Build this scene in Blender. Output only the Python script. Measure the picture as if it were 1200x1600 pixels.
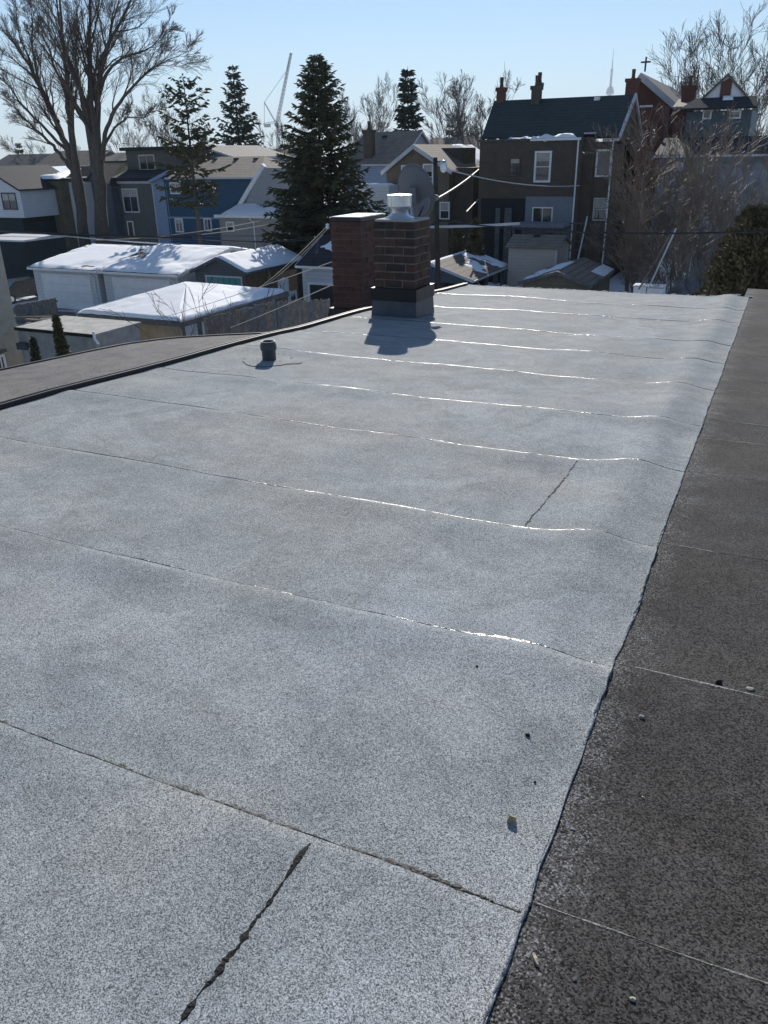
import bpy, math, random
import numpy as np
from mathutils import Vector, Matrix

for o in list(bpy.data.objects):
    bpy.data.objects.remove(o, do_unlink=True)
scene = bpy.context.scene
COL = scene.collection
rad = math.radians

# ------------------------------------------------------------------ camera
# world frame: X runs along the roof seams, Y along the roof away from the viewer, Z up, metres
CAMZ = 8.6
F_PX = 1241.0
RM = np.array([[0.9049940849, -0.1598911880, 0.3942340856],
               [0.4250710608, 0.3775976213, -0.8226388209],
               [-0.0173291546, 0.9120607679, 0.4096887307]])
cam_d = bpy.data.cameras.new('camera')
cam = bpy.data.objects.new('camera', cam_d)
COL.objects.link(cam)
m4 = Matrix.Identity(4)
for i in range(3):
    for j in range(3):
        m4[i][j] = float(RM[i][j])
m4.translation = (0, 0, CAMZ)
cam.matrix_world = m4
cam_d.sensor_fit = 'HORIZONTAL'
cam_d.sensor_width = 36.0
cam_d.lens = 36.0 * F_PX / 1200.0
cam_d.clip_start = 0.05
cam_d.clip_end = 30000
scene.camera = cam

# ------------------------------------------------------------------ sky, sun, exposure
SUN_EL = rad(26.0)
SUN_AZ = math.atan2(-0.38, 0.92)          # from +Y towards +X
world = bpy.data.worlds.new('World')
scene.world = world
world.use_nodes = True
wn = world.node_tree.nodes
wl = world.node_tree.links
bg = wn['Background']
sky = wn.new('ShaderNodeTexSky')
sky.sky_type = 'NISHITA'
sky.sun_disc = False
sky.sun_elevation = SUN_EL
sky.sun_rotation = SUN_AZ
sky.altitude = 100
sky.air_density = 1.0
sky.dust_density = 0.0
sky.ozone_density = 5.0
wl.new(sky.outputs['Color'], bg.inputs['Color'])
bg.inputs['Strength'].default_value = 0.082
sun_d = bpy.data.lights.new('sun', 'SUN')
sun_d.energy = 5.0
sun_d.angle = rad(0.53)
sun_d.color = (1.0, 0.95, 0.87)
sun = bpy.data.objects.new('sun', sun_d)
COL.objects.link(sun)
S = Vector((math.sin(SUN_AZ) * math.cos(SUN_EL), math.cos(SUN_AZ) * math.cos(SUN_EL), math.sin(SUN_EL)))
sun.rotation_euler = (-S).to_track_quat('-Z', 'Y').to_euler()
sun.location = (0, 0, 60)
vs = scene.view_settings
vs.view_transform = 'Standard'
vs.look = 'None'
vs.exposure = 0.38
vs.gamma = 1.0
vs.use_curve_mapping = False
scene.render.engine = 'CYCLES'

# ------------------------------------------------------------------ helpers
def at(px, py, v):
    """point on the plane Y = v that lies in the direction of a sight line"""
    r = RM @ np.array([(px - 600) / F_PX, (800 - py) / F_PX, -1.0])
    t = v / r[1]
    return Vector((r[0] * t, v, CAMZ + r[2] * t))

def at_u(px, py, u):
    r = RM @ np.array([(px - 600) / F_PX, (800 - py) / F_PX, -1.0])
    t = u / r[0]
    return Vector((u, r[1] * t, CAMZ + r[2] * t))

def dark_z(u, v):
    b = float(roof_h(np.float64(min(u, UR+.15)), np.float64(v), 0)) - .0045
    k = max(0, min(1, (u-UR-.05)/.4))
    return b + k*(.012*float(NZ[3](np.float64(u*1.3), np.float64(v*1.2))) + .004*float(NZ[2](np.float64(u*4), np.float64(v*4))))

def zroof(v, u=0):
    return CAMZ - 1.1715 - 0.04978 * v

def on_roof(px, py):
    r = RM @ np.array([(px - 600) / F_PX, (800 - py) / F_PX, -1.0])
    t = -1.1715 / (r[2] + 0.04978 * r[1])
    return Vector((r[0] * t, r[1] * t, CAMZ + r[2] * t))

class MB:
    def __init__(s):
        s.v = []; s.f = []
    def quad(s, a, b, c, d):
        n = len(s.v); s.v += [tuple(a), tuple(b), tuple(c), tuple(d)]; s.f.append((n, n+1, n+2, n+3)); return s
    def box(s, x0, x1, y0, y1, z0, z1):
        n = len(s.v)
        s.v += [(x0,y0,z0),(x1,y0,z0),(x1,y1,z0),(x0,y1,z0),(x0,y0,z1),(x1,y0,z1),(x1,y1,z1),(x0,y1,z1)]
        for q in ((0,3,2,1),(4,5,6,7),(0,1,5,4),(1,2,6,5),(2,3,7,6),(3,0,4,7)):
            s.f.append(tuple(n+i for i in q))
        return s
    def prism(s, poly, off):
        """poly: list of 3D points, off: extrusion vector"""
        n = len(s.v); k = len(poly); off = Vector(off)
        s.v += [tuple(p) for p in poly] + [tuple(Vector(p) + off) for p in poly]
        s.f.append(tuple(range(n+k-1, n-1, -1))); s.f.append(tuple(range(n+k, n+2*k)))
        for i in range(k):
            j = (i+1) % k
            s.f.append((n+i, n+j, n+k+j, n+k+i))
        return s
    def slab(s, a, b, c, d, t):
        a, b, c, d = map(Vector, (a, b, c, d))
        nn = (b-a).cross(d-a).normalized() * t
        return s.prism([a, b, c, d], nn)
    def bar(s, a, b, w, h=None):
        a = Vector(a); b = Vector(b); h = h or w
        d = (b-a).normalized()
        up = Vector((0,0,1)) if abs(d.z) < .95 else Vector((1,0,0))
        x = d.cross(up).normalized() * (w/2); y = x.cross(d).normalized() * (h/2)
        return s.prism([a-x-y, a+x-y, a+x+y, a-x+y], b-a)
    def tube(s, pts, radii, n=6, cap=True):
        pts = [Vector(p) for p in pts]
        if not hasattr(radii, '__len__'): radii = [radii]*len(pts)
        base = len(s.v); prev = None
        for i, p in enumerate(pts):
            d = (pts[min(i+1, len(pts)-1)] - pts[max(i-1, 0)]).normalized()
            if prev is None:
                x = d.orthogonal().normalized()
            else:
                x = (prev - d*prev.dot(d)).normalized()
            prev = x; y = d.cross(x)
            for k in range(n):
                a = 2*math.pi*k/n
                s.v.append(tuple(p + (x*math.cos(a) + y*math.sin(a))*radii[i]))
        for i in range(len(pts)-1):
            for k in range(n):
                k2 = (k+1) % n
                s.f.append((base+i*n+k, base+i*n+k2, base+(i+1)*n+k2, base+(i+1)*n+k))
        if cap:
            s.f.append(tuple(base+k for k in range(n-1, -1, -1)))
            e = base+(len(pts)-1)*n
            s.f.append(tuple(e+k for k in range(n)))
        return s
    def lathe(s, prof, c, n=24):
        """prof: (r, z) pairs, revolve round the vertical through c"""
        b = len(s.v); c = Vector(c)
        for r, z in prof:
            for k in range(n):
                a = 2*math.pi*k/n
                s.v.append((c.x+r*math.cos(a), c.y+r*math.sin(a), c.z+z))
        for i in range(len(prof)-1):
            for k in range(n):
                k2 = (k+1) % n
                s.f.append((b+i*n+k, b+i*n+k2, b+(i+1)*n+k2, b+(i+1)*n+k))
        return s

def obj(name, mb, mat, parent=None, smooth=False):
    me = bpy.data.meshes.new(name)
    vv = mb.v
    if parent is not None:
        off = ORG[parent.name]
        a = np.array(vv, dtype=float) - np.array(off)
        vv = a.tolist()
    me.from_pydata(vv, [], mb.f)
    me.materials.append(mat)
    if smooth:
        me.polygons.foreach_set('use_smooth', [True]*len(me.polygons))
    me.update()
    o = bpy.data.objects.new(name, me)
    COL.objects.link(o)
    if parent is not None:
        o.parent = parent
        ORG[o.name] = ORG[parent.name]
    else:
        ORG[o.name] = (0, 0, 0)
    return o

ORG = {}
def thing(name, label, cat, loc=(0, 0, 0), group=None):
    o = bpy.data.objects.new(name, None)
    o.empty_display_size = 0.2
    COL.objects.link(o)
    o.location = loc
    o['label'] = label; o['category'] = cat
    if group: o['group'] = group
    ORG[o.name] = tuple(loc)
    return o

def tag(o, label, cat, group=None):
    o['label'] = label; o['category'] = cat
    if group: o['group'] = group
    return o

def single(name, label, cat, mb, mat, group=None, smooth=False):
    return tag(obj(name, mb, mat, None, smooth), label, cat, group)

def struct(o):
    o['kind'] = 'structure'; return o

# ------------------------------------------------------------------ materials
MATS = {}
UR_ = -.215
def mat(name, col, rough=0.8, var=0.15, scale=3.0, bump=0.0, bscale=40.0, metal=0.0, spec=0.4, col2=None, detail=6.0):
    if name in MATS: return MATS[name]
    m = bpy.data.materials.new(name); m.use_nodes = True
    nt = m.node_tree; b = nt.nodes['Principled BSDF']
    b.inputs['Roughness'].default_value = rough
    b.inputs['Metallic'].default_value = metal
    b.inputs['Specular IOR Level'].default_value = spec
    tc = nt.nodes.new('ShaderNodeTexCoord')
    nz = nt.nodes.new('ShaderNodeTexNoise')
    nz.inputs['Scale'].default_value = scale; nz.inputs['Detail'].default_value = detail
    nz.inputs['Roughness'].default_value = 0.65
    nt.links.new(tc.outputs['Object'], nz.inputs['Vector'])
    rp = nt.nodes.new('ShaderNodeValToRGB')
    c1 = [max(0, c*(1-var)) for c in col]; c2 = list(col2) if col2 else [min(1, c*(1+var)) for c in col]
    rp.color_ramp.elements[0].position = 0.32; rp.color_ramp.elements[1].position = 0.68
    rp.color_ramp.elements[0].color = (*c1, 1); rp.color_ramp.elements[1].color = (*c2, 1)
    nt.links.new(nz.outputs['Fac'], rp.inputs['Fac'])
    nt.links.new(rp.outputs['Color'], b.inputs['Base Color'])
    if bump > 0:
        n2 = nt.nodes.new('ShaderNodeTexNoise'); n2.inputs['Scale'].default_value = bscale; n2.inputs['Detail'].default_value = 4
        nt.links.new(tc.outputs['Object'], n2.inputs['Vector'])
        bp = nt.nodes.new('ShaderNodeBump'); bp.inputs['Strength'].default_value = bump; bp.inputs['Distance'].default_value = 0.02
        nt.links.new(n2.outputs['Fac'], bp.inputs['Height']); nt.links.new(bp.outputs['Normal'], b.inputs['Normal'])
    MATS[name] = m
    return m

def banded(name, col, mortar, period, axis='Z', line=0.12, rough=0.85, var=0.2, bump=0.5, vertical=None, spec=0.3):
    """courses (siding, shingles, far brickwork too small to build): fine relief lines on a surface"""
    if name in MATS: return MATS[name]
    m = bpy.data.materials.new(name); m.use_nodes = True
    nt = m.node_tree; N = nt.nodes; L = nt.links; b = N['Principled BSDF']
    b.inputs['Roughness'].default_value = rough; b.inputs['Specular IOR Level'].default_value = spec
    geo = N.new('ShaderNodeNewGeometry'); sx = N.new('ShaderNodeSeparateXYZ')
    L.new(geo.outputs['Position'], sx.inputs[0])
    def frac(sock, per):
        d = N.new('ShaderNodeMath'); d.operation = 'DIVIDE'; L.new(sock, d.inputs[0]); d.inputs[1].default_value = per
        fr = N.new('ShaderNodeMath'); fr.operation = 'FRACT'; L.new(d.outputs[0], fr.inputs[0])
        lt = N.new('ShaderNodeMath'); lt.operation = 'LESS_THAN'; L.new(fr.outputs[0], lt.inputs[0]); lt.inputs[1].default_value = line
        return lt.outputs[0], d.outputs[0]
    l1, d1 = frac(sx.outputs[axis], period)
    lines = l1
    if vertical:
        fl = N.new('ShaderNodeMath'); fl.operation = 'FLOOR'; L.new(d1, fl.inputs[0])
        mul = N.new('ShaderNodeMath'); mul.operation = 'MULTIPLY'; L.new(fl.outputs[0], mul.inputs[0]); mul.inputs[1].default_value = vertical*0.5
        sm = N.new('ShaderNodeMath'); sm.operation = 'ADD'; L.new(sx.outputs['X'], sm.inputs[0]); L.new(sx.outputs['Y'], sm.inputs[1])
        s2 = N.new('ShaderNodeMath'); s2.operation = 'ADD'; L.new(sm.outputs[0], s2.inputs[0]); L.new(mul.outputs[0], s2.inputs[1])
        l2, _ = frac(s2.outputs[0], vertical)
        mx = N.new('ShaderNodeMath'); mx.operation = 'MAXIMUM'; L.new(l1, mx.inputs[0]); L.new(l2, mx.inputs[1]); lines = mx.outputs[0]
    nz = N.new('ShaderNodeTexNoise'); nz.inputs['Scale'].default_value = 1.7; nz.inputs['Detail'].default_value = 8; nz.inputs['Roughness'].default_value = .7
    L.new(geo.outputs['Position'], nz.inputs['Vector'])
    rp = N.new('ShaderNodeValToRGB'); rp.color_ramp.elements[0].position = .3; rp.color_ramp.elements[1].position = .7
    rp.color_ramp.elements[0].color = (*[c*(1-var) for c in col], 1); rp.color_ramp.elements[1].color = (*[min(1, c*(1+var)) for c in col], 1)
    L.new(nz.outputs['Fac'], rp.inputs['Fac'])
    mixc = N.new('ShaderNodeMix'); mixc.data_type = 'RGBA'
    L.new(lines, mixc.inputs['Factor']); L.new(rp.outputs['Color'], mixc.inputs['A']); mixc.inputs['B'].default_value = (*mortar, 1)
    L.new(mixc.outputs['Result'], b.inputs['Base Color'])
    bp = N.new('ShaderNodeBump'); bp.invert = True; bp.inputs['Strength'].default_value = bump; bp.inputs['Distance'].default_value = .02
    L.new(lines, bp.inputs['Height']); L.new(bp.outputs['Normal'], b.inputs['Normal'])
    MATS[name] = m
    return m

def granule(name, dark, light, tint_a, tint_b, spec=0.12, rough=0.85, stain=0.25, gscale=330.0, edge_dust=False, ponding=False):
    """mineral granules pressed in bitumen"""
    m = bpy.data.materials.new(name); m.use_nodes = True
    nt = m.node_tree; N = nt.nodes; L = nt.links; b = N['Principled BSDF']
    b.inputs['Roughness'].default_value = rough; b.inputs['Specular IOR Level'].default_value = spec
    geo = N.new('ShaderNodeNewGeometry')
    vo = N.new('ShaderNodeTexVoronoi'); vo.inputs['Scale'].default_value = gscale
    L.new(geo.outputs['Position'], vo.inputs['Vector'])
    sp = N.new('ShaderNodeSeparateColor'); L.new(vo.outputs['Color'], sp.inputs[0])
    nb = N.new('ShaderNodeTexNoise'); nb.inputs['Scale'].default_value = 330; nb.inputs['Detail'].default_value = 5; nb.inputs['Roughness'].default_value = .8
    L.new(geo.outputs['Position'], nb.inputs['Vector'])
    ad = N.new('ShaderNodeMath'); ad.operation = 'MULTIPLY_ADD'
    L.new(nb.outputs['Fac'], ad.inputs[0]); ad.inputs[1].default_value = 1.3; ad.inputs[2].default_value = -0.4
    av = N.new('ShaderNodeMath'); av.operation = 'MULTIPLY_ADD'
    L.new(sp.outputs[0], av.inputs[0]); av.inputs[1].default_value = .6
    h2 = N.new('ShaderNodeMath'); h2.operation = 'MULTIPLY'; L.new(ad.outputs[0], h2.inputs[0]); h2.inputs[1].default_value = .5
    L.new(h2.outputs[0], av.inputs[2])
    rp = N.new('ShaderNodeValToRGB'); e = rp.color_ramp.elements
    e[0].position = .15; e[1].position = .8
    e[0].color = (*dark, 1); e[1].color = (*light, 1)
    L.new(av.outputs[0], rp.inputs['Fac'])
    # broad weathering: washed bluish and dusty brownish areas
    n2 = N.new('ShaderNodeTexNoise'); n2.inputs['Scale'].default_value = 1.3; n2.inputs['Detail'].default_value = 6; n2.inputs['Roughness'].default_value = .6
    L.new(geo.outputs['Position'], n2.inputs['Vector'])
    r2 = N.new('ShaderNodeValToRGB'); r2.color_ramp.elements[0].position = .35; r2.color_ramp.elements[1].position = .65
    r2.color_ramp.elements[0].color = (*tint_a, 1); r2.color_ramp.elements[1].color = (*tint_b, 1)
    L.new(n2.outputs['Fac'], r2.inputs['Fac'])
    mx = N.new('ShaderNodeMix'); mx.data_type = 'RGBA'; mx.blend_type = 'MULTIPLY'; mx.inputs['Factor'].default_value = 1
    L.new(rp.outputs['Color'], mx.inputs['A']); L.new(r2.outputs['Color'], mx.inputs['B'])
    n3 = N.new('ShaderNodeTexNoise'); n3.inputs['Scale'].default_value = 5; n3.inputs['Detail'].default_value = 8; n3.inputs['Roughness'].default_value = .75
    L.new(geo.outputs['Position'], n3.inputs['Vector'])
    r3 = N.new('ShaderNodeValToRGB'); r3.color_ramp.elements[0].position = .3; r3.color_ramp.elements[1].position = .6
    k = 1-stain
    r3.color_ramp.elements[0].color = (k, k, k, 1); r3.color_ramp.elements[1].color = (1, 1, 1, 1)
    L.new(n3.outputs['Fac'], r3.inputs['Fac'])
    m2 = N.new('ShaderNodeMix'); m2.data_type = 'RGBA'; m2.blend_type = 'MULTIPLY'; m2.inputs['Factor'].default_value = 1
    L.new(mx.outputs['Result'], m2.inputs['A']); L.new(r3.outputs['Color'], m2.inputs['B'])
    out = m2.outputs['Result']
    if ponding:
        # dried puddle outlines and scuffed trails
        n6 = N.new('ShaderNodeTexNoise'); n6.inputs['Scale'].default_value = .75; n6.inputs['Detail'].default_value = 5; n6.inputs['Roughness'].default_value = .55; n6.inputs['Distortion'].default_value = .6
        L.new(geo.outputs['Position'], n6.inputs['Vector'])
        r6 = N.new('ShaderNodeValToRGB'); e6 = r6.color_ramp.elements
        e6[0].position = .40; e6[0].color = (.90, .90, .88, 1); e6[1].position = .62; e6[1].color = (1, 1, 1, 1)
        for pos, c in ((.545, .93), (.555, .84), (.575, 1.0)):
            q6 = e6.new(pos); q6.color = (c, c, c*.985, 1)
        L.new(n6.outputs['Fac'], r6.inputs['Fac'])
        m6 = N.new('ShaderNodeMix'); m6.data_type = 'RGBA'; m6.blend_type = 'MULTIPLY'; m6.inputs['Factor'].default_value = 1.0
        L.new(out, m6.inputs['A']); L.new(r6.outputs['Color'], m6.inputs['B']); out = m6.outputs['Result']
    if edge_dust:
        # pale granules shed beside the membrane edge, and odd bright grains everywhere
        e3 = rp.color_ramp.elements.new(.93); e3.color = (.36, .355, .35, 1)
        sx = N.new('ShaderNodeSeparateXYZ'); L.new(geo.outputs['Position'], sx.inputs[0])
        mr = N.new('ShaderNodeMapRange'); mr.inputs['From Min'].default_value = UR_; mr.inputs['From Max'].default_value = UR_+.16
        mr.inputs['To Min'].default_value = .41; mr.inputs['To Max'].default_value = .04
        L.new(sx.outputs['X'], mr.inputs['Value'])
        n4 = N.new('ShaderNodeTexNoise'); n4.inputs['Scale'].default_value = 5; n4.inputs['Detail'].default_value = 7; n4.inputs['Roughness'].default_value = .8
        L.new(geo.outputs['Position'], n4.inputs['Vector'])
        pr = N.new('ShaderNodeMath'); pr.operation = 'ADD'; L.new(mr.outputs[0], pr.inputs[0]); L.new(n4.outputs['Fac'], pr.inputs[1])
        p2 = N.new('ShaderNodeMath'); p2.operation = 'ADD'; L.new(pr.outputs[0], p2.inputs[0]); L.new(sp.outputs[1], p2.inputs[1])
        th = N.new('ShaderNodeMapRange'); th.inputs['From Min'].default_value = 1.58; th.inputs['From Max'].default_value = 1.85
        L.new(p2.outputs[0], th.inputs['Value'])
        m5 = N.new('ShaderNodeMix'); m5.data_type = 'RGBA'; m5.inputs['B'].default_value = (.27, .272, .275, 1)
        L.new(th.outputs[0], m5.inputs['Factor']); L.new(out, m5.inputs['A']); out = m5.outputs['Result']
    L.new(out, b.inputs['Base Color'])
    bp = N.new('ShaderNodeBump'); bp.inputs['Strength'].default_value = .55; bp.inputs['Distance'].default_value = .0015
    L.new(av.outputs[0], bp.inputs['Height']); L.new(bp.outputs['Normal'], b.inputs['Normal'])
    return m

M_ROOF = granule('grey_granules', (.078, .086, .092), (.745, .76, .775), (.88, .935, .97), (1.0, .985, .96), stain=.3, gscale=560, ponding=True)
M_DARK = granule('charcoal_granules', (.009, .009, .0095), (.15, .143, .138), (.94, .96, 1.0), (1.0, .95, .91), stain=.45, gscale=300, spec=.1, edge_dust=True)
M_BROWN = granule('weathered_brown_granules', (.085, .082, .082), (.36, .345, .335), (.85, .85, .9), (1.0, .97, .92), stain=.4, spec=.1)
M_BIT = mat('bitumen', (.012, .012, .014), rough=.24, var=.3, scale=40, bump=.25, bscale=120, spec=.8)
M_BITMID = mat('aged_bitumen', (.011, .011, .012), rough=.5, var=.4, scale=50, bump=.4, bscale=140, spec=.35)
M_BITDULL = mat('dusty_bitumen', (.010, .010, .011), rough=.7, spec=.2, var=.4, scale=60, bump=.6, bscale=150)
M_LINE = mat('dusty_seam', (.24, .225, .20), rough=.7, var=.4, scale=30, bump=.6, bscale=150)
M_BLACK = mat('black_metal', (.015, .015, .017), rough=.5, var=.2)
M_BRICK_T = mat('brown_brick', (.10, .058, .040), rough=.9, var=.45, scale=9, bump=.6, bscale=90)
M_BRICK_T2 = mat('umber_brick', (.075, .045, .034), rough=.9, var=.4, scale=9, bump=.6, bscale=90)
M_BRICK_T3 = mat('blackened_brick', (.048, .036, .032), rough=.9, var=.4, scale=9, bump=.6, bscale=90)
M_BRICK_T4 = mat('reddish_brick', (.105, .05, .038), rough=.9, var=.4, scale=9, bump=.6, bscale=90)
M_BRICK_R = mat('oxblood_brick', (.105, .055, .042), rough=.9, var=.3, scale=9, bump=.5, bscale=90)
M_BRICK_R2 = mat('dark_oxblood_brick', (.08, .042, .034), rough=.9, var=.3, scale=9, bump=.5, bscale=90)
M_MORTAR = mat('buff_mortar', (.22, .19, .16), rough=.95, var=.3, scale=20, bump=.5, bscale=120)
M_MORTAR_R = mat('stained_red_mortar', (.17, .10, .085), rough=.95, var=.3, scale=20, bump=.5, bscale=120)
M_FLASH = mat('grey_flashing', (.075, .085, .10), rough=.5, var=.25, scale=6, bump=.2, bscale=12)
M_FLASHD = mat('black_flashing', (.012, .012, .014), rough=.45, var=.3, scale=6, bump=.3, bscale=15)
M_GALV = mat('galvanised_steel', (.62, .63, .64), rough=.32, var=.12, scale=8, metal=.9, bump=.1, bscale=10)
M_DISH = mat('grey_painted_dish', (.13, .14, .16), rough=.45, var=.08, scale=4)
M_ABS = mat('grey_pipe', (.07, .075, .08), rough=.5, var=.15, scale=12)
M_SNOW = mat('snow', (.90, .91, .93), rough=.8, var=.03, scale=2, bump=.25, bscale=7, spec=.3)
M_CONC = mat('concrete', (.38, .37, .35), rough=.9, var=.25, scale=3, bump=.4, bscale=30)
M_WHITE = mat('white_paint', (.82, .82, .82), rough=.5, var=.08, scale=2)
M_OFFWHITE = mat('dull_white_siding', (.55, .56, .58), rough=.6, var=.12, scale=2)
M_GLASS = mat('window_glass', (.03, .035, .04), rough=.06, var=.3, scale=.8, spec=.8)
M_CURTAIN = mat('curtain', (.45, .42, .36), rough=.9, var=.2, scale=4)
M_BARK = mat('grey_bark', (.085, .072, .06), rough=.95, var=.35, scale=6, bump=.8, bscale=25)
M_BARKD = mat('dark_bark', (.045, .038, .032), rough=.95, var=.35, scale=6, bump=.6, bscale=25)
M_TWIG = mat('brown_twigs', (.14, .11, .085), rough=.9, var=.35, scale=2)
M_TWIGB = mat('rusty_twigs', (.19, .14, .10), rough=.65, var=.5, scale=1, spec=.5)
M_TWIGF = mat('pale_twigs', (.17, .15, .135), rough=.95, var=.3, scale=1, spec=.1)
M_NEEDLE = mat('spruce_needles', (.045, .07, .035), rough=.7, var=.5, scale=1.2, col2=(.12, .125, .055))
M_NEEDLE2 = mat('blue_spruce_needles', (.045, .065, .048), rough=.7, var=.4, scale=1.2, col2=(.085, .11, .07))
M_NEEDLE3 = mat('pine_needles', (.07, .08, .035), rough=.7, var=.4, scale=1.0, col2=(.13, .12, .05))
M_CEDAR = mat('bronzed_cedar', (.085, .08, .035), rough=.8, var=.5, scale=2.2, col2=(.19, .15, .07))
M_WOOD = mat('weathered_boards', (.17, .145, .12), rough=.9, var=.35, scale=5, bump=.5, bscale=30)
M_WOODG = mat('grey_boards', (.12, .125, .13), rough=.9, var=.35, scale=5, bump=.5, bscale=30)
M_WOODO = mat('orange_brown_boards', (.22, .135, .075), rough=.9, var=.4, scale=4, bump=.5, bscale=30)
M_CABLE = mat('black_cable', (.012, .012, .012), rough=.5, var=.1)
M_CABLEW = mat('cream_cable', (.36, .33, .27), rough=.6, var=.15)
M_STUCCO = mat('grey_beige_stucco', (.36, .35, .30), rough=.95, var=.12, scale=3, bump=.5, bscale=60)
M_SHG_BROWN = banded('brown_shingles', (.17, .14, .115), (.10, .08, .065), .15, 'Z', .15, var=.3)
M_SHG_GREY = banded('grey_shingles', (.10, .10, .105), (.06, .06, .065), .15, 'Z', .15, var=.3)
M_SHG_DARK = banded('black_shingles', (.035, .038, .045), (.02, .02, .024), .15, 'Z', .15, var=.3)
M_SHG_TAN = banded('tan_shingles', (.24, .20, .16), (.14, .115, .09), .13, 'Z', .18, var=.3)
M_SHG_GREEN = banded('slate_green_shingles', (.04, .055, .055), (.025, .035, .035), .2, 'Z', .15, var=.25)
M_BRK_DARK = banded('dark_brown_brickwork', (.115, .092, .07), (.075, .062, .05), .09, 'Z', .2, var=.3, vertical=.24)
M_BRK_RED = banded('red_brickwork', (.16, .055, .04), (.13, .07, .055), .09, 'Z', .2, var=.25, vertical=.24)
M_BRK_TAN = banded('tan_brickwork', (.20, .155, .105), (.14, .115, .085), .09, 'Z', .2, var=.3, vertical=.24)
M_SID_BLUE = banded('blue_siding', (.05, .115, .19), (.03, .07, .12), .16, 'Z', .12, var=.15)
M_SID_LBLUE = banded('pale_blue_siding', (.30, .38, .52), (.18, .23, .33), .18, 'Z', .12, var=.08)
M_SID_GREY = banded('grey_green_siding', (.14, .145, .13), (.09, .095, .085), .16, 'Z', .12, var=.15)
M_SID_OLIVE = banded('olive_board_siding', (.15, .13, .085), (.10, .085, .055), .22, 'Z', .1, var=.25)
M_SID_SLATE = banded('slate_siding', (.09, .11, .13), (.06, .075, .09), .16, 'Z', .12, var=.15)
M_SID_WHITE = banded('white_siding', (.62, .63, .64), (.45, .46, .47), .2, 'Z', .1, var=.06)
M_SID_TAN = banded('tan_siding', (.52, .46, .39), (.42, .37, .31), .2, 'Z', .08, var=.06)
M_SID_DGREEN = banded('dark_green_siding', (.02, .032, .034), (.012, .02, .021), .2, 'Z', .1, var=.15)
M_PANELBL = banded('blue_grey_panel', (.23, .25, .28), (.18, .20, .225), .5, 'Z', .03, var=.1)

rng = random.Random(7)
def vnoise(seed):
    """smooth 2D value noise"""
    r = np.random.RandomState(seed); tab = r.rand(64, 64)
    def f(x, y):
        xi = np.floor(x).astype(int); yi = np.floor(y).astype(int)
        fx = x-xi; fy = y-yi; fx = fx*fx*(3-2*fx); fy = fy*fy*(3-2*fy)
        a = tab[xi % 64, yi % 64]; b = tab[(xi+1) % 64, yi % 64]; c = tab[xi % 64, (yi+1) % 64]; d = tab[(xi+1) % 64, (yi+1) % 64]
        return (a*(1-fx)+b*fx)*(1-fy)+(c*(1-fx)+d*fx)*fy - .5
    return f
NZ = [vnoise(i) for i in range(6)]

# ------------------------------------------------------------------ the ground
def ground_material():
    m = bpy.data.materials.new('thawing_ground'); m.use_nodes = True
    N = m.node_tree.nodes; L = m.node_tree.links; b = N['Principled BSDF']; b.inputs['Roughness'].default_value = .9
    g = N.new('ShaderNodeNewGeometry')
    n = N.new('ShaderNodeTexNoise'); n.inputs['Scale'].default_value = .16; n.inputs['Detail'].default_value = 9; n.inputs['Roughness'].default_value = .6
    L.new(g.outputs['Position'], n.inputs['Vector'])
    r = N.new('ShaderNodeValToRGB'); e = r.color_ramp.elements
    e[0].position = .36; e[0].color = (.045, .04, .035, 1); e[1].position = .47; e[1].color = (.72, .75, .8, 1)
    L.new(n.outputs['Fac'], r.inputs['Fac']); L.new(r.outputs['Color'], b.inputs['Base Color'])
    n2 = N.new('ShaderNodeTexNoise'); n2.inputs['Scale'].default_value = 3; L.new(g.outputs['Position'], n2.inputs['Vector'])
    bp = N.new('ShaderNodeBump'); bp.inputs['Strength'].default_value = .5; bp.inputs['Distance'].default_value = .1
    L.new(n2.outputs['Fac'], bp.inputs['Height']); L.new(bp.outputs['Normal'], b.inputs['Normal'])
    return m
struct(obj('ground', MB().quad((-9000, -3000, 0), (9000, -3000, 0), (9000, 12000, 0), (-9000, 12000, 0)), ground_material()))
struct(obj('lane', MB().quad((-70, 33, .004), (30, 33, .004), (30, 37.2, .004), (-70, 37.2, .004)),
           mat('wet_asphalt', (.05, .05, .052), rough=.55, var=.3, scale=1, bump=.4, bscale=20)))

mb = MB(); nf_ = vnoise(501)
def snow_sheet(u0, u1, v0, v1, nx, ny):
    b0 = len(mb.v)
    for j in range(ny+1):
        for i in range(nx+1):
            u = u0+(u1-u0)*i/nx; v = v0+(v1-v0)*j/ny
            mb.v.append((u, v, .10+.16*float(nf_(np.float64(u*.5), np.float64(v*.5)))+.05*float(nf_(np.float64(u*1.7+9), np.float64(v*1.7)))))
    for j in range(ny):
        for i in range(nx):
            W = nx+1; mb.f.append((b0+j*W+i, b0+j*W+i+1, b0+(j+1)*W+i+1, b0+(j+1)*W+i))
snow_sheet(-22, 3, 47, 84, 50, 70)
struct(obj('snow_field', mb, M_SNOW, None, True))

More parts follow.
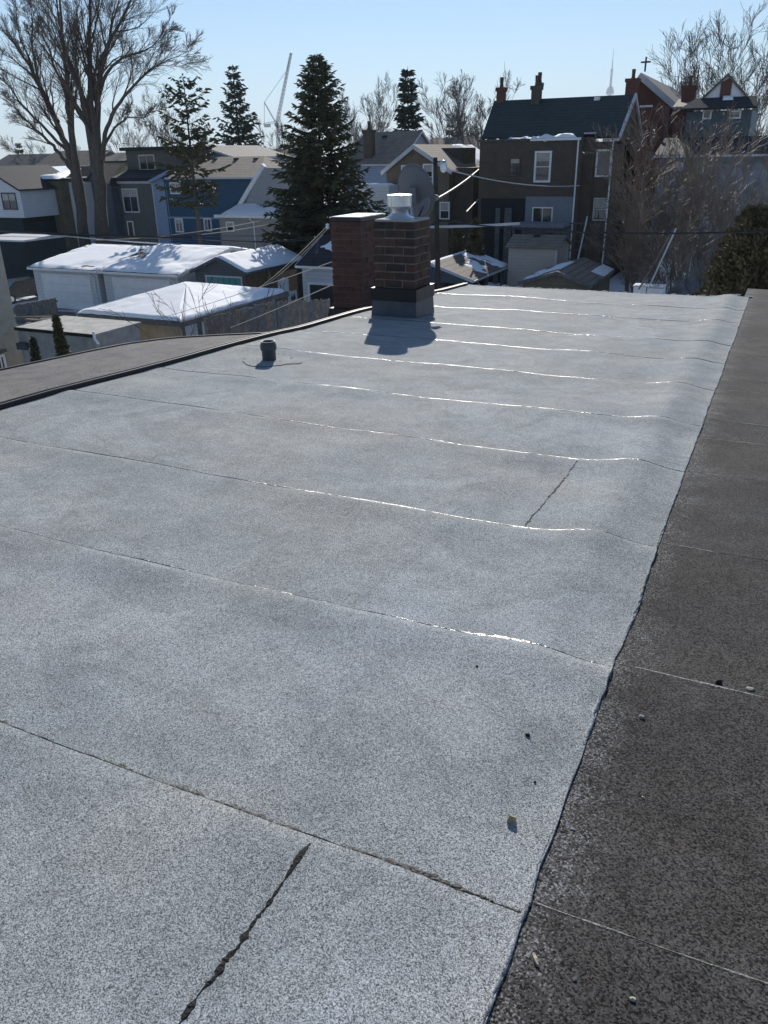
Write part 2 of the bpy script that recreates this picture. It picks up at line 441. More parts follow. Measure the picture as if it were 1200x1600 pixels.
# ------------------------------------------------------------------ the roof underfoot
UL, UR = -3.97, -0.215
SEAMS = [-1.6, -.75, .10, .975, 1.84, 2.70, 3.64, 4.50, 5.50, 6.50, 7.42, 8.75, 9.95, 11.3]
def hump(u, v):
    h = .031*np.exp(-((u+.43)/np.where(u < -.43, .15, .115))**2)*np.clip((v-.4)/2.5, .2, 1)
    return h
def roof_h(u, v, sheet):
    z = zroof(v) + hump(u, v)
    z = z + .022*NZ[0](u*1.1+5, v*.9+3) + .017*NZ[1](u*2.4, v*2.3+9) + .0035*NZ[2](u*7, v*7)
    return z
def lap(a, b, k, width):
    """upper sheet rides over the lower one: a slow swell, then a rounded turned-down edge; puckered along the seam"""
    d = (1-b)*width
    amp = .55 + 1.1*float(NZ[2](np.float64(a*9+k*5), np.float64(k*1.3))) + .5*float(NZ[4](np.float64(a*26+k), np.float64(k*2.3)))
    amp = max(.1, amp)
    up_ = max(0., min(1., (.20-d)/.16)); up_ = up_*up_*(3-2*up_)
    dn = max(0., 1-d/.034)
    return amp*(.0085*up_ - .0060*dn**1.6) - .006*max(0., amp-.4)*math.exp(-((d-.26)/.09)**2)
house0 = thing('row_house', 'flat-roofed row house under the camera with pale grey granule membrane roof', 'house', ((UL+UR)/2, 4.8, 0))
wall_m = MB()
wall_m.box(UL+.02, UR+.0, -3, 11.22, 0, zroof(11.3)-.06)
obj('wall', wall_m, M_BRK_DARK, house0)
def edge_u(v):
    """ragged right edge of the pale membrane"""
    return UR + .005*NZ[3](v*9, 0*v+2) + .008*NZ[4](v*2.2, 0*v+7) + .005*NZ[5](v*40, 0*v+1)
for k in range(len(SEAMS)-1):
    v0, v1 = SEAMS[k], SEAMS[k+1]
    nu, nv = 110, 26
    us = np.concatenate([np.linspace(0, .992, nu-2), [.9950, .9975, 1.0]]); vv = np.concatenate([np.linspace(0, .78, nv-15), np.linspace(.80, .95, 6), np.linspace(.957, 1.0, 10)])
    mb = MB()
    last = k == len(SEAMS)-2
    for j, b in enumerate(vv):
        for i, a in enumerate(us):
            v = v0 + (v1-v0)*b
            wav = .007*float(NZ[1](np.float64(a*6+k*3.1), np.float64(k*1.7)))+ .004*float(NZ[3](np.float64(a*30+k), np.float64(k*2.7)))
            if b > .5: v += wav*(b-.5)*2 + (0 if last else .012)*(b-.5)*2
            e = float(edge_u(np.float64(v)))
            u = UL + (e-UL)*a
            z = float(roof_h(np.float64(u), np.float64(v), k))
            z += lap(a, b, k, v1-v0)
            lip = max(0., (a-.9925)/.0075)
            z += .0012*lip*(.6+float(NZ[5](np.float64(v*5), np.float64(2.0))) + .5*float(NZ[3](np.float64(v*30), np.float64(3.0))))
            mb.v.append((u, v, z))
    W = nu+1
    for j in range(nv):
        for i in range(nu):
            mb.f.append((j*W+i, j*W+i+1, (j+1)*W+i+1, (j+1)*W+i))
    n0 = len(mb.v)            # thickness at the right edge and at the far lap
    for j in range(nv+1):
        p = mb.v[j*W+nu]; mb.v.append(p); mb.v.append((p[0]+.001, p[1], p[2]-.014))
    for j in range(nv):
        mb.f.append((n0+2*j, n0+2*j+1, n0+2*j+3, n0+2*j+2))
    n1 = len(mb.v)
    for i in range(nu+1):
        p = mb.v[nv*W+i]; mb.v.append(p); mb.v.append((p[0], p[1]+.001, p[2]-(.09 if last else .010)))
    for i in range(nu):
        mb.f.append((n1+2*i, n1+2*i+2, n1+2*i+3, n1+2*i+1))
    obj('membrane_sheet', mb, M_ROOF, house0, smooth=True)

def bead(pts, wfun, hfun, name, material, parent):
    """bitumen squeezed out of a lap: an irregular low ridge along pts"""
    mb = MB(); n = 5; base = 0
    for i, p in enumerate(pts):
        p = Vector(p); q = Vector(pts[min(i+1, len(pts)-1)]) - Vector(pts[max(i-1, 0)])
        side = Vector((q.y, -q.x, 0)).normalized()
        w = wfun(i); h = hfun(i)
        for k in range(n):
            a = math.pi*k/(n-1)
            c = p + side*(math.cos(a)*w*.5) + Vector((0, 0, math.sin(a)*h - .0015))
            mb.v.append(tuple(c))
    for i in range(len(pts)-1):
        for k in range(n-1):
            mb.f.append((i*n+k, i*n+k+1, (i+1)*n+k+1, (i+1)*n+k))
    return obj(name, mb, material, parent, smooth=True)

def seam_pts(v, k, u0, u1, step=.012):
    out = []
    for u in np.arange(u0, u1, step):
        a = (u-UL)/(UR-UL)
        wav = .007*float(NZ[1](np.float64(a*6+k*3.1), np.float64(k*1.7)))+ .004*float(NZ[3](np.float64(a*30+k), np.float64(k*2.7)))
        vv_ = v + wav + .012
        out.append((u, vv_+.002+.003*float(NZ[5](np.float64(u*60), np.float64(k*3.))), float(roof_h(np.float64(u), np.float64(vv_), k)) + lap(a, 1.0, k, .9) - .0005))
    return out
for k, v in enumerate(SEAMS[1:-1]):
    if v < 0: continue
    pts = seam_pts(v, k, UL+.03, UR-.003, .006)
    def wf(i, k=k, v=v):
        n = float(NZ[4](np.float64(i*.05+k*9), np.float64(k*3.3))) + .6*float(NZ[5](np.float64(i*.4), np.float64(k)))
        u_ = UL+.03+i*.006; i = i*.5
        ex = .020*math.exp(-((u_+.52)/.10)**2) if abs(v-1.84) < .01 else (.014*math.exp(-((u_+.44)/.05)**2) if abs(v-.975) < .01 else 0)
        jag = 1+1.5*float(NZ[3](np.float64(i*1.7), np.float64(k*4.4)))+.9*float(NZ[1](np.float64(i*.45), np.float64(k*6.4)))
        return max(.0012, (.0105 if v < 1.5 else (.0062 if v < 2.2 else .005))*jag + (.028 if v < 1.5 else .014)*n*jag + .0012*v*(v > 2) + ex)
    def hf(i, k=k, v=v):
        i = i*.5
        n = float(NZ[4](np.float64(i*.05+k*9), np.float64(k*3.3)))
        return max(.0008, .0018 + .003*n + .0005*v)
    bead(pts, wf, hf, 'seam_bead', M_BITMID if v < 1.5 else M_BIT, house0)
def cross_seam(a, b, seed):
    a = Vector(a); b = Vector(b); r = random.Random(seed); pts = []
    for i in range(140):
        t = i/139; p = a.lerp(b, t)
        u = p.x + .006*float(NZ[2](np.float64(i*.2), np.float64(seed))); v = p.y
        ks = max(q for q in range(len(SEAMS)-1) if SEAMS[q] <= v); wd = SEAMS[ks+1]-SEAMS[ks]
        pts.append((u, v, float(roof_h(np.float64(u), np.float64(v), 0)) + .002 + lap((u-UL)/(UR-UL), 1-(SEAMS[ks+1]+.012-v)/wd, ks, wd)))
    bead(pts, lambda i: max(.0012, .0065+.014*float(NZ[1](np.float64(i*.35), np.float64(seed)))+.012*float(NZ[4](np.float64(i*1.3), np.float64(seed)))), lambda i: .0016, 'seam_bead', M_BITDULL, house0)
cross_seam((-.635, .965, 0), (-.64, .12, 0), 3)
cross_seam((-.70, 3.62, 0), (-.71, 2.74, 0), 5)
# torn edge bead between pale and charcoal membrane
rj = random.Random(78)
pts = [(float(edge_u(np.float64(v)))+.004+rj.uniform(-.002, .002), v, float(roof_h(np.float64(UR), np.float64(v), 0))-.006) for v in np.arange(.2, 11.2, .009)]
bead(pts, lambda i: max(.0004, -.0005+.013*float(NZ[1](np.float64(i*.09), np.float64(4)))+.006*float(NZ[4](np.float64(i*.5), np.float64(9)))), lambda i: max(.0008, .002+.005*float(NZ[2](np.float64(i*.3), np.float64(4)))), 'edge_bead', M_BITDULL, house0)
rj = random.Random(77)
lp_ = [(float(edge_u(np.float64(v)))-.005+rj.uniform(-.0015, .0015), v, float(roof_h(np.float64(UR), np.float64(v), 0))+.001+rj.uniform(0, .0012)) for v in np.arange(.2, 11.25, .008)]
bead(lp_, lambda i: .008+.004*float(NZ[3](np.float64(i*.07), np.float64(6))), lambda i: max(.0008, .002+.005*float(NZ[5](np.float64(i*.05), np.float64(8)))), 'edge_lip', M_ROOF, house0)
# metal drip edge along the left party line
dm = MB()
pl = [(UL-.012+.006*float(NZ[0](np.float64(v*1.2), np.float64(3))), v, float(roof_h(np.float64(UL), np.float64(v), 0))+.012) for v in np.arange(0, 11.31, .25)]
for a, b in zip(pl[:-1], pl[1:]):
    dm.bar(a, b, .022, .034)
obj('drip_edge', dm, M_BLACK, house0)
dm = MB()
for a, b in zip(pl[:-1], pl[1:]):
    a = Vector(a); b = Vector(b)
    dm.slab(a+Vector((-.03, 0, .018)), b+Vector((-.03, 0, .018)), b+Vector((-.03, 0, -.35)), a+Vector((-.03, 0, -.35)), .012)
obj('fascia', dm, M_BLACK, house0)
# frayed granule lip at the rear edge
r = random.Random(4)
u = UL+.1
while u < UR:
    w = r.uniform(.015, .07); p = float(roof_h(np.float64(u), np.float64(11.3), 0))
    obj('granule_lip', MB().box(u, u+w, 11.28, 11.28+r.uniform(.02, .04), p-.02, p+r.uniform(.004, .014)), M_ROOF, house0); u += w+r.uniform(0, .12)

# charcoal roof of the neighbour on the right
house1 = thing('row_house', 'neighbouring row house with charcoal granule roof along the right edge', 'house', (2, 4.8, 0))
obj('wall', MB().box(UR+.01, 4.2, -3, 12.4, 0, zroof(12.5)-.08), M_BRK_RED, house1)
DS = [-1.6, -.7, .13, 1.02, 1.875, 2.765, 3.67, 4.30, 4.68, 5.6, 6.0, 7.0, 8.0, 9.1, 10.3, 11.4, 12.5]
for k in range(len(DS)-1):
    v0, v1 = DS[k], DS[k+1]
    nu, nv = 60, 14; mb = MB()
    for j in range(nv+1):
        for i in range(nu+1):
            b = j/nv; u = UR-.06 + (4.3-UR)*(i/nu)**1.6; v = v0+(v1-v0)*b
            if j == nv: v += .010
            z = dark_z(u, v)
            z += .003*max(0, (b-.85)/.15) if u > UR+.01 else 0
            mb.v.append((u, v, z))
    for j in range(nv):
        for i in range(nu):
            W = nu+1; mb.f.append((j*W+i, j*W+i+1, (j+1)*W+i+1, (j+1)*W+i))
    obj('membrane_sheet', mb, M_DARK, house1, smooth=True)
    if v1 > .5:
        pts = []
        for u in np.arange(UR+.01, 2.2, .015):
            v = v1+.008+.012*float(NZ[1](np.float64(u*2.2), np.float64(k*3.)))
            z = dark_z(u, v)+.003
            pts.append((u, v, z))
        bead(pts, lambda i, k=k: max(.001, .006+.014*float(NZ[4](np.float64(i*.12), np.float64(k*2.2)))+.006*float(NZ[5](np.float64(i*.9), np.float64(k)))), lambda i: .0026, 'seam_bead', M_LINE, house1)

# weathered brown roof of the neighbour on the left
house2 = thing('row_house', 'neighbouring row house with weathered brown roof at the left', 'house', (-5.2, 3, 0))
def lroof(u, v): return zroof(v) - .16 - .045*(-u-4.0) + .02*float(NZ[1](np.float64(u*.8), np.float64(v*.5)))
edge = [(-4.0, 7.45), (-4.6, 7.3), (-5.2, 6.95), (-5.62, 6.65), (-5.82, 6.2), (-5.84, 5.7), (-5.62, 4.9), (-5.35, 4.1), (-5.0, 2.5), (-4.8, 0), (-4.8, -2), (-4.0, -2)]
mb = MB()
rows = 40
# sweep of v rows, left limit interpolated from the rear outline
lv = [-2, 0, 2.5, 4.1, 4.9, 5.7, 6.2, 6.65, 6.95, 7.3, 7.45]; lu = [-4.8, -4.8, -5.0, -5.35, -5.62, -5.84, -5.84, -5.66, -5.25, -4.6, -4.05]
lu = [-6.6, -6.5, -6.2, -6.0, -5.95, -5.9, -5.86, -5.66, -5.25, -4.6, -4.05]
for j in range(rows+1):
    v = -2 + 9.45*j/rows; ul = np.interp(v, lv, lu)
    for i in range(21):
        u = -4.0 + (ul+4.0)*i/20
        mb.v.append((u, v, lroof(u, v)))
for j in range(rows):
    for i in range(20):
        mb.f.append((j*21+i, (j+1)*21+i, (j+1)*21+i+1, j*21+i+1))
obj('membrane_sheet', mb, M_BROWN, house2, smooth=True)
rim = [(np.interp(v, lv, lu), v, lroof(np.interp(v, lv, lu), v)+.005) for v in np.arange(-2, 7.46, .15)]
obj('drip_edge', MB().tube(rim, .011, 5), M_BLACK, house2)
wm = MB()
poly = [(np.interp(v, lv, lu)+.05, v, lroof(np.interp(v, lv, lu), v)-.03) for v in np.arange(-2, 7.46, .3)]
for a, b in zip(poly[:-1], poly[1:]):
    wm.quad((a[0], a[1], 0), (b[0], b[1], 0), b, a)
obj('wall', wm, M_BRK_RED, house2)

# ------------------------------------------------------------------ chimneys
def chimney(name, label, u0, u1, v0, v1, zb, zt, mats, weights, mortar, course, blen, seed, cap=None):
    t = thing(name, label, 'chimney', ((u0+u1)/2, (v0+v1)/2, zb))
    obj('mortar_core', MB().box(u0+.008, u1-.008, v0+.008, v1-.008, zb, zt-.004), mortar, t)
    r = random.Random(seed)
    n = int(round((zt-zb)/course)); ch = (zt-zb)/n; j = .015
    for c in range(n):
        z0 = zb+c*ch+j/2; z1 = zb+(c+1)*ch-j/2
        for face in range(4):
            horiz = face in (0, 2)
            L = (u1-u0) if horiz else (v1-v0)
            # front and back run the full width, sides sit between them
            a0, a1 = (0, L) if horiz else (.085, L-.085)
            off = (c % 2)*.5*blen + r.uniform(-.012, .012)
            cuts = [a0]; x = a0 + (blen if c % 2 == 0 else blen*.5) + r.uniform(-.02, .02)
            if not horiz: x = a0 + (blen*.42 if c % 2 == 0 else blen*.9)
            while x < a1-.05:
                cuts.append(x); x += blen + r.uniform(-.012, .012)
            cuts.append(a1)
            for p, q in zip(cuts[:-1], cuts[1:]):
                s = r.uniform(-.003, .004); p += j/2*(p > a0); q -= j/2*(q < a1)
                d = .085
                dz = r.uniform(-.002, .002)
                mb = MB()
                if face == 0: mb.box(u0+p, u0+q, v0-s, v0+d-.002, z0+dz, z1+dz)
                elif face == 2: mb.box(u0+p, u0+q, v1-d+.002, v1+s, z0+dz, z1+dz)
                elif face == 1: mb.box(u1-d, u1+s, v0+p+.002, v0+q-.002, z0+dz, z1+dz)
                else: mb.box(u0-s, u0+d, v0+p+.002, v0+q-.002, z0+dz, z1+dz)
                mb.v = [(x_+r.uniform(-.0022, .0022), y_+r.uniform(-.0022, .0022), z_+r.uniform(-.0022, .0022)) for x_, y_, z_ in mb.v]
                o = obj('brick', mb, r.choices(mats, weights)[0], t)
    return t
c1u0, c1u1, c1v0, c1v1 = -3.735, -3.285, 7.68, 8.11
z_b = zroof(7.9)
ZT = at(620, 346, 7.68).z
ch1 = chimney('brick_chimney', 'brown brick chimney with buff mortar and metal flashing skirt on the pale roof', c1u0, c1u1, c1v0, c1v1,
              z_b-.1, ZT, [M_BRICK_T, M_BRICK_T2, M_BRICK_T3, M_BRICK_T4], [5, 5, 1.2, 1.3], M_MORTAR, .083, .215, 3)
# flashing skirt: grey apron below, black counter flashing above
def skirt(parent, u0, u1, v0, v1, z0f, z0b, z1, t, material, name, flare=0.0):
    mb = MB()
    A = [(u0-t-flare, v0-t-flare, z0f), (u1+t+flare, v0-t-flare, z0f), (u1+t+flare, v1+t+flare, z0b), (u0-t-flare, v1+t+flare, z0b)]
    B = [(u0-t, v0-t, z1), (u1+t, v0-t, z1), (u1+t, v1+t, z1), (u0-t, v1+t, z1)]
    Ct = [(u0, v0, z1+.004), (u1, v0, z1+.004), (u1, v1, z1+.004), (u0, v1, z1+.004)]
    n = len(mb.v); mb.v += A+B+Ct
    for i in range(4):
        j = (i+1) % 4
        mb.f.append((i, j, 4+j, 4+i)); mb.f.append((4+i, 4+j, 8+j, 8+i))
    return obj(name, mb, material, parent)
zf, zb_ = zroof(7.68)+.005, zroof(8.11)+.005
skirt(ch1, c1u0, c1u1, c1v0, c1v1, zf, zb_, zf+.17, .022, M_FLASH, 'apron_flashing', .012)
skirt(ch1, c1u0, c1u1, c1v0, c1v1, zf+.165, zf+.165, zf+.29, .034, M_FLASHD, 'counter_flashing')
mb = MB()
mb.prism([(c1u0+.01, c1v0+.01, ZT-.006), (c1u1-.01, c1v0+.01, ZT-.006), (c1u1-.01, c1v1-.01, ZT-.006), (c1u0+.01, c1v1-.01, ZT-.006)], (0, 0, .022))
obj('mortar_crown', mb, M_CONC, ch1)

# flue vent on the chimney
fx, fy = -3.545, 7.90
fl = thing('flue_vent', 'galvanised round flue vent with wide cap on the brown brick chimney', 'vent', (fx, fy, ZT+.016))
zc = ZT+.016
obj('collar', MB().lathe([(.15, -.004), (.15, .006), (.10, .03), (.092, .05)], (fx, fy, zc), 28), M_GALV, fl, True)
obj('stack', MB().lathe([(.090, .03), (.090, .085), (.104, .10)], (fx, fy, zc), 28), M_GALV, fl, True)
hd = obj('cap_drum', MB().lathe([(.0, .098), (.104, .098), (.121, .115), (.121, .212), (.126, .213), (.126, .222), (.121, .223), (.0, .232)], (fx, fy, zc), 36), M_GALV, fl)
for k in range(10):
    a = 2*math.pi*k/10
    obj('rib', MB().bar((fx+.122*math.cos(a), fy+.122*math.sin(a), zc+.117), (fx+.122*math.cos(a), fy+.122*math.sin(a), zc+.211), .004, .006), M_GALV, hd)

# satellite dish behind the chimney
dv = 8.75
dc = at(650, 300, dv)
dc = dc
dh = thing('satellite_dish', 'grey satellite dish seen from behind above the brown brick chimney', 'satellite dish', (dc.x+.02, dv, zroof(dv)))
mb = MB()
rx, rz = .225, .30
axis = Vector((.10, .93, .30)).normalized()     # looks away from the viewer, up to the sky
side = axis.cross(Vector((0, 0, 1))).normalized(); upv = side.cross(axis)
rings, seg = 8, 40
for lay in (0, 1):
    for i in range(rings+1):
        q = i/rings
        for k in range(seg):
            a = 2*math.pi*k/seg
            p = dc + side*(rx*q*math.cos(a)) + upv*(rz*q*math.sin(a)) + axis*(.055*q*q - .055 + lay*.006)
            mb.v.append(tuple(p))
for lay in (0, 1):
    b0 = lay*(rings+1)*seg
    for i in range(rings):
        for k in range(seg):
            k2 = (k+1) % seg
            mb.f.append((b0+i*seg+k, b0+i*seg+k2, b0+(i+1)*seg+k2, b0+(i+1)*seg+k))
b1 = (rings+1)*seg
for k in range(seg):
    k2 = (k+1) % seg
    mb.f.append((rings*seg+k, rings*seg+k2, b1+rings*seg+k2, b1+rings*seg+k))
obj('reflector', mb, M_DISH, dh, True)
rimp = [tuple(dc + side*(rx*math.cos(a)) + upv*(rz*math.sin(a)) + axis*.003) for a in np.linspace(0, 2*math.pi, 49)]
obj('rim', MB().tube(rimp, .006, 6), M_DISH, dh, True)
mp = dc - axis*.07
obj('mount_bracket', MB().box(mp.x-.05, mp.x+.05, mp.y-.05, mp.y+.03, mp.z-.09, mp.z+.07), M_DISH, dh)
obj('mast', MB().tube([(mp.x, mp.y-.02, zroof(dv)), (mp.x, mp.y-.02, mp.z+.05)], .021, 10), M_GALV, dh, True)
lo = dc - upv*(rz*.96)
tip = lo + axis*.42 + upv*.06
obj('feed_arm', MB().tube([tuple(lo - axis*.03), tuple(tip)], .014, 8), M_DISH, dh, True)
obj('feed_horn', MB().tube([tuple(tip + axis*.03), tuple(tip - axis*.06 + upv*.03)], [.03, .035], 12), M_DISH, dh, True)
# small second antenna panel leaning beside it
p0 = at(662, 322, 8.5)
tl = thing('antenna', 'small oval grey antenna panel at the right of the chimney top', 'antenna', (p0.x, 8.5, ZT-.3))
mb = MB()
for k in range(24):
    a = 2*math.pi*k/24
    mb.v.append((p0.x+.055*math.cos(a)+.03*math.sin(a), 8.5+.01*math.sin(a), p0.z+.085*math.sin(a)))
mb.f.append(tuple(range(24)))
n0 = 24
mb.v += [(a, b+.025, c) for a, b, c in mb.v[:24]]
mb.f.append(tuple(range(47, 23, -1)))
for k in range(24):
    mb.f.append((k, (k+1) % 24, 24+(k+1) % 24, 24+k))
obj('panel', mb, M_DISH, tl)
obj('bracket', MB().tube([(p0.x, 8.51, p0.z), (p0.x-.06, 8.49, ZT-.02), (p0.x-.06, 8.49, zroof(8.5))], .012, 6), M_BLACK, tl)

# darker red chimney behind, on the neighbour's side
zt2 = at(540, 346, 10.2).z
cl0, cl1 = at(516, 345, 10.2).x, at(563, 345, 10.2).x
ch2 = chimney('brick_chimney', 'dark red brick chimney with pale cap behind the brown one', cl0, cl1, 10.2, 11.0, zt2-1.18, zt2,
              [M_BRICK_R, M_BRICK_R2], [3, 2], M_MORTAR_R, .078, .215, 9)
obj('cap', MB().box(cl0-.004, cl1+.004, 10.196, 11.004, zt2+.002, zt2+.05), M_FLASHD, ch2)
obj('snow_cover', MB().prism([(cl0+.01, 10.21, zt2+.051), (cl1-.005, 10.21, zt2+.051), (cl1-.005, 10.98, zt2+.051), (cl0+.01, 10.98, zt2+.051)], (0, 0, .008)), M_SNOW, ch2)
skirt(ch2, cl0, cl1, 10.2, 11.0, zt2-1.5, zt2-1.5, zt2-1.17, .05, M_FLASHD, 'tar_base', .06)
obj('insulator', MB().lathe([(.0, 0), (.02, .0), (.028, .02), (.02, .04), (.028, .06), (.0, .075)], (cl0-.03, 10.17, zt2-.1), 10), M_WHITE, ch2, True)
# low rear roof that carries it
house3 = thing('rear_extension', 'low dark rear roof below the dark red chimney', 'building', (-5.6, 10.5, 0))
obj('roof', MB().slab((-8.3, 8.6, 6.0), (-4.3, 8.6, 6.0), (-4.3, 11.5, 5.75), (-8.3, 11.5, 5.75), .05), M_DARK, house3)
obj('wall', MB().box(-8.2, -4.4, 8.65, 11.4, 0, 5.7), M_BRK_RED, house3)

# vent pipe
pb = on_roof(421, 564)
vp = thing('vent_pipe', 'short grey plastic vent pipe standing near the left roof edge', 'pipe', (pb.x, pb.y, pb.z))
zr = float(roof_h(np.float64(pb.x), np.float64(pb.y), 0))
obj('pipe', MB().lathe([(.053, -.01), (.053, .125), (.055, .126), (.055, .15), (.046, .15), (.046, .02), (0, .02)], (pb.x, pb.y, zr), 24), M_ABS, vp, True)
obj('collar', MB().lathe([(.060, .085), (.062, .09), (.062, .125), (.056, .132)], (pb.x, pb.y, zr), 24), M_ABS, vp, True)
mb = MB(); r = random.Random(2); k = 20
for i in range(k):
    a = 2*math.pi*i/k; q = .19*(1+r.uniform(-.2, .25)); x = pb.x+q*1.15*math.cos(a); y = pb.y+q*math.sin(a)
    mb.v.append((x, y, float(roof_h(np.float64(x), np.float64(y), 0))+.005))
mb.v.append((pb.x, pb.y, zr+.010))
for i in range(k): mb.f.append((i, (i+1) % k, k))
obj('base_patch', mb, M_ROOF, vp)
# ------------------------------------------------------------------ litter on the roof
def chip(name, label, cat, px, py, l, w, h, rot, material, seed, dark=False):
    p = on_roof(px, py); r = random.Random(seed)
    mb = MB(); n = 9; z = float(roof_h(np.float64(p.x), np.float64(p.y), 0)) if p.x < UR else dark_z(p.x, p.y)
    l *= .85; w *= .85; h *= .8
    lo, hi = [], []
    for k in range(n):
        a = 2*math.pi*k/n; q = r.uniform(.75, 1.1)
        x = l/2*q*math.cos(a); y = w/2*q*math.sin(a)
        X = p.x + x*math.cos(rot)-y*math.sin(rot); Y = p.y + x*math.sin(rot)+y*math.cos(rot)
        lo.append((X, Y, z-.002)); hi.append((p.x+(X-p.x)*.8, p.y+(Y-p.y)*.8, z+h*r.uniform(.6, 1.1)))
    mb.v = lo+hi+[(p.x, p.y, z+h*1.1)]
    for k in range(n):
        j = (k+1) % n
        mb.f += [(k, j, n+j, n+k), (n+k, n+j, 2*n)]
    return single(name, label, cat, mb, material)
M_LEAF = mat('dry_leaf', (.42, .33, .2), rough=.8, var=.3, scale=40)
M_CHIPW = mat('pale_wood_chip', (.5, .42, .3), rough=.8, var=.3, scale=40)
M_PEB = mat('pale_pebble', (.36, .34, .30), rough=.9, var=.3, scale=60)
M_DIRT = mat('dark_crumb', (.02, .018, .015), rough=.9, var=.3, scale=60)
chip('dry_leaf', 'curled tan dry leaf on the pale membrane near its right edge', 'leaf', 800, 1283, .028, .016, .016, .4, M_LEAF, 1)
chip('wood_stick', 'short pale stick on the charcoal roof by the membrane corner', 'stick', 837, 1495, .036, .009, .007, -.9, M_CHIPW, 2)
chip('wood_chip', 'small cream chip on the charcoal roof at the bottom', 'chip', 989, 1558, .016, .009, .006, .1, M_CHIPW, 3)
chip('pebble', 'pale pebble on the charcoal roof below the second seam', 'pebble', 1003, 1120, .020, .014, .008, .2, M_PEB, 4)
chip('dark_crumb', 'black crumb lying on a charcoal roof seam', 'debris', 1124, 1066, .022, .016, .014, .5, M_DIRT, 5)
chip('paper_scrap', 'whitish scrap on the charcoal roof at the right border', 'scrap', 1172, 1074, .032, .022, .006, .3, M_PEB, 6)
chip('twig', 'tiny pale twig lying across the membrane edge', 'twig', 878, 1280, .024, .005, .004, -1.1, M_PEB, 7)
chip('seed_husk', 'small pale husk on the charcoal roof, upper one of two', 'husk', 1006, 1240, .014, .006, .004, -.6, M_CHIPW, 8)
chip('dark_crumb', 'black double crumb on the pale membrane above the leaf', 'debris', 824, 1153, .018, .010, .007, 0, M_DIRT, 9)
chip('dark_crumb', 'tiny black speck on the pale membrane between crumb and leaf', 'debris', 836, 1222, .008, .006, .005, 0, M_DIRT, 10)
chip('dark_crumb', 'tiny black speck on the pale membrane under the bright seam', 'debris', 745, 1047, .010, .007, .005, 0, M_DIRT, 11)
chip('pebble', 'grey flake on the charcoal roof beside the twig', 'pebble', 896, 1290, .012, .007, .003, .2, M_PEB, 12)
chip('pebble', 'flat grey flake below the short stick', 'pebble', 899, 1527, .014, .008, .004, 1.0, M_WOODG, 13)

# ------------------------------------------------------------------ building helpers
def window(parent, u, z, w, h, v, frame=None, split='v', n=2, glass=None, fw=.07, label=None):
    """window in a wall facing the viewer (-Y); u, z centre"""
    frame = frame or M_WHITE
    mb = MB(); v = v-.004
    x0, x1, z0, z1 = u-w/2, u+w/2, z-h/2, z+h/2
    mb.box(x0-fw, x0, v-.06, v, z0-fw, z1+fw); mb.box(x1, x1+fw, v-.06, v, z0-fw, z1+fw)
    mb.box(x0+.001, x1-.001, v-.06, v, z1, z1+fw); mb.box(x0+.001, x1-.001, v-.08, v, z0-fw, z0)
    for k in range(1, n):
        if split == 'v':
            x = x0+w*k/n; mb.box(x-.025, x+.025, v-.05, v, z0+.001, z1-.001)
        else:
            q = z0+h*k/n; mb.box(x0+.001, x1-.001, v-.05, v, q-.025, q+.025)
    o = obj('window', mb, frame, parent)
    if rng.random() < .45 and w < 3:
        bh_ = h*rng.uniform(.25, .6)
        obj('blind', MB().box(x0+.02, x1-.02, v-.027, v-.0205, z1-bh_, z1-.01), M_CURTAIN, o)
    for k in range(n):
        if split == 'v':
            a, b, c, d = x0+w*k/n, x0+w*(k+1)/n, z0, z1
        else:
            a, b, c, d = x0, x1, z0+h*k/n, z0+h*(k+1)/n
        obj('pane', MB().box(a, b, v-.02, v-.002, c, d), glass or M_GLASS, o)
    return o

def wallbox(parent, u0, u1, v0, v1, z0, z1, m, name='wall'):
    return obj(name, MB().box(u0, u1, v0, v1, z0, z1), m, parent)

def gable_front(parent, u0, u1, v0, v1, z0, ze, zp, wm, rm, fm=None, ov=.25, up=None, th=.12, rake=.16):
    """gable end faces the viewer, ridge runs away"""
    um = up if up is not None else (u0+u1)/2
    obj('wall', MB().prism([(u0, v0, z0), (u1, v0, z0), (u1, v0, ze), (um, v0, zp), (u0, v0, ze)], (0, v1-v0, 0)), wm, parent)
    out = []
    for s, ue in ((-1, u0), (1, u1)):
        sl = (zp-ze)/abs(um-ue)
        x = ue+s*ov; zz = ze-sl*ov
        a, b, c, d = (um, v0-ov, zp), (um, v1+ov, zp), (x, v1+ov, zz), (x, v0-ov, zz)
        up_ = .01
        q = [Vector(p)+Vector((0, 0, up_)) for p in (a, b, c, d)]
        o = obj('roof_slope', MB().slab(*q, th) if s < 0 and False else MB().prism(q, (0, 0, th)), rm, parent)
        out.append((a, b, c, d))
        if fm:
            e = .012
            obj('rake_board', MB().prism([(um, v0-ov-.03, zp+th+e), (x, v0-ov-.03, zz+th+e), (x, v0-ov-.03, zz+th-rake), (um, v0-ov-.03, zp+th-rake)], (0, .025, 0)), fm, parent)
            obj('gutter', MB().box(x-.05*(s < 0), x+.05*(s > 0), v0-ov, v1+ov, zz+.0, zz+th-.005) if False else MB().box(min(x, x+s*.07), max(x, x+s*.07), v0-ov, v1+ov, zz-.0, zz+th-.02), fm, parent)
    return out, th

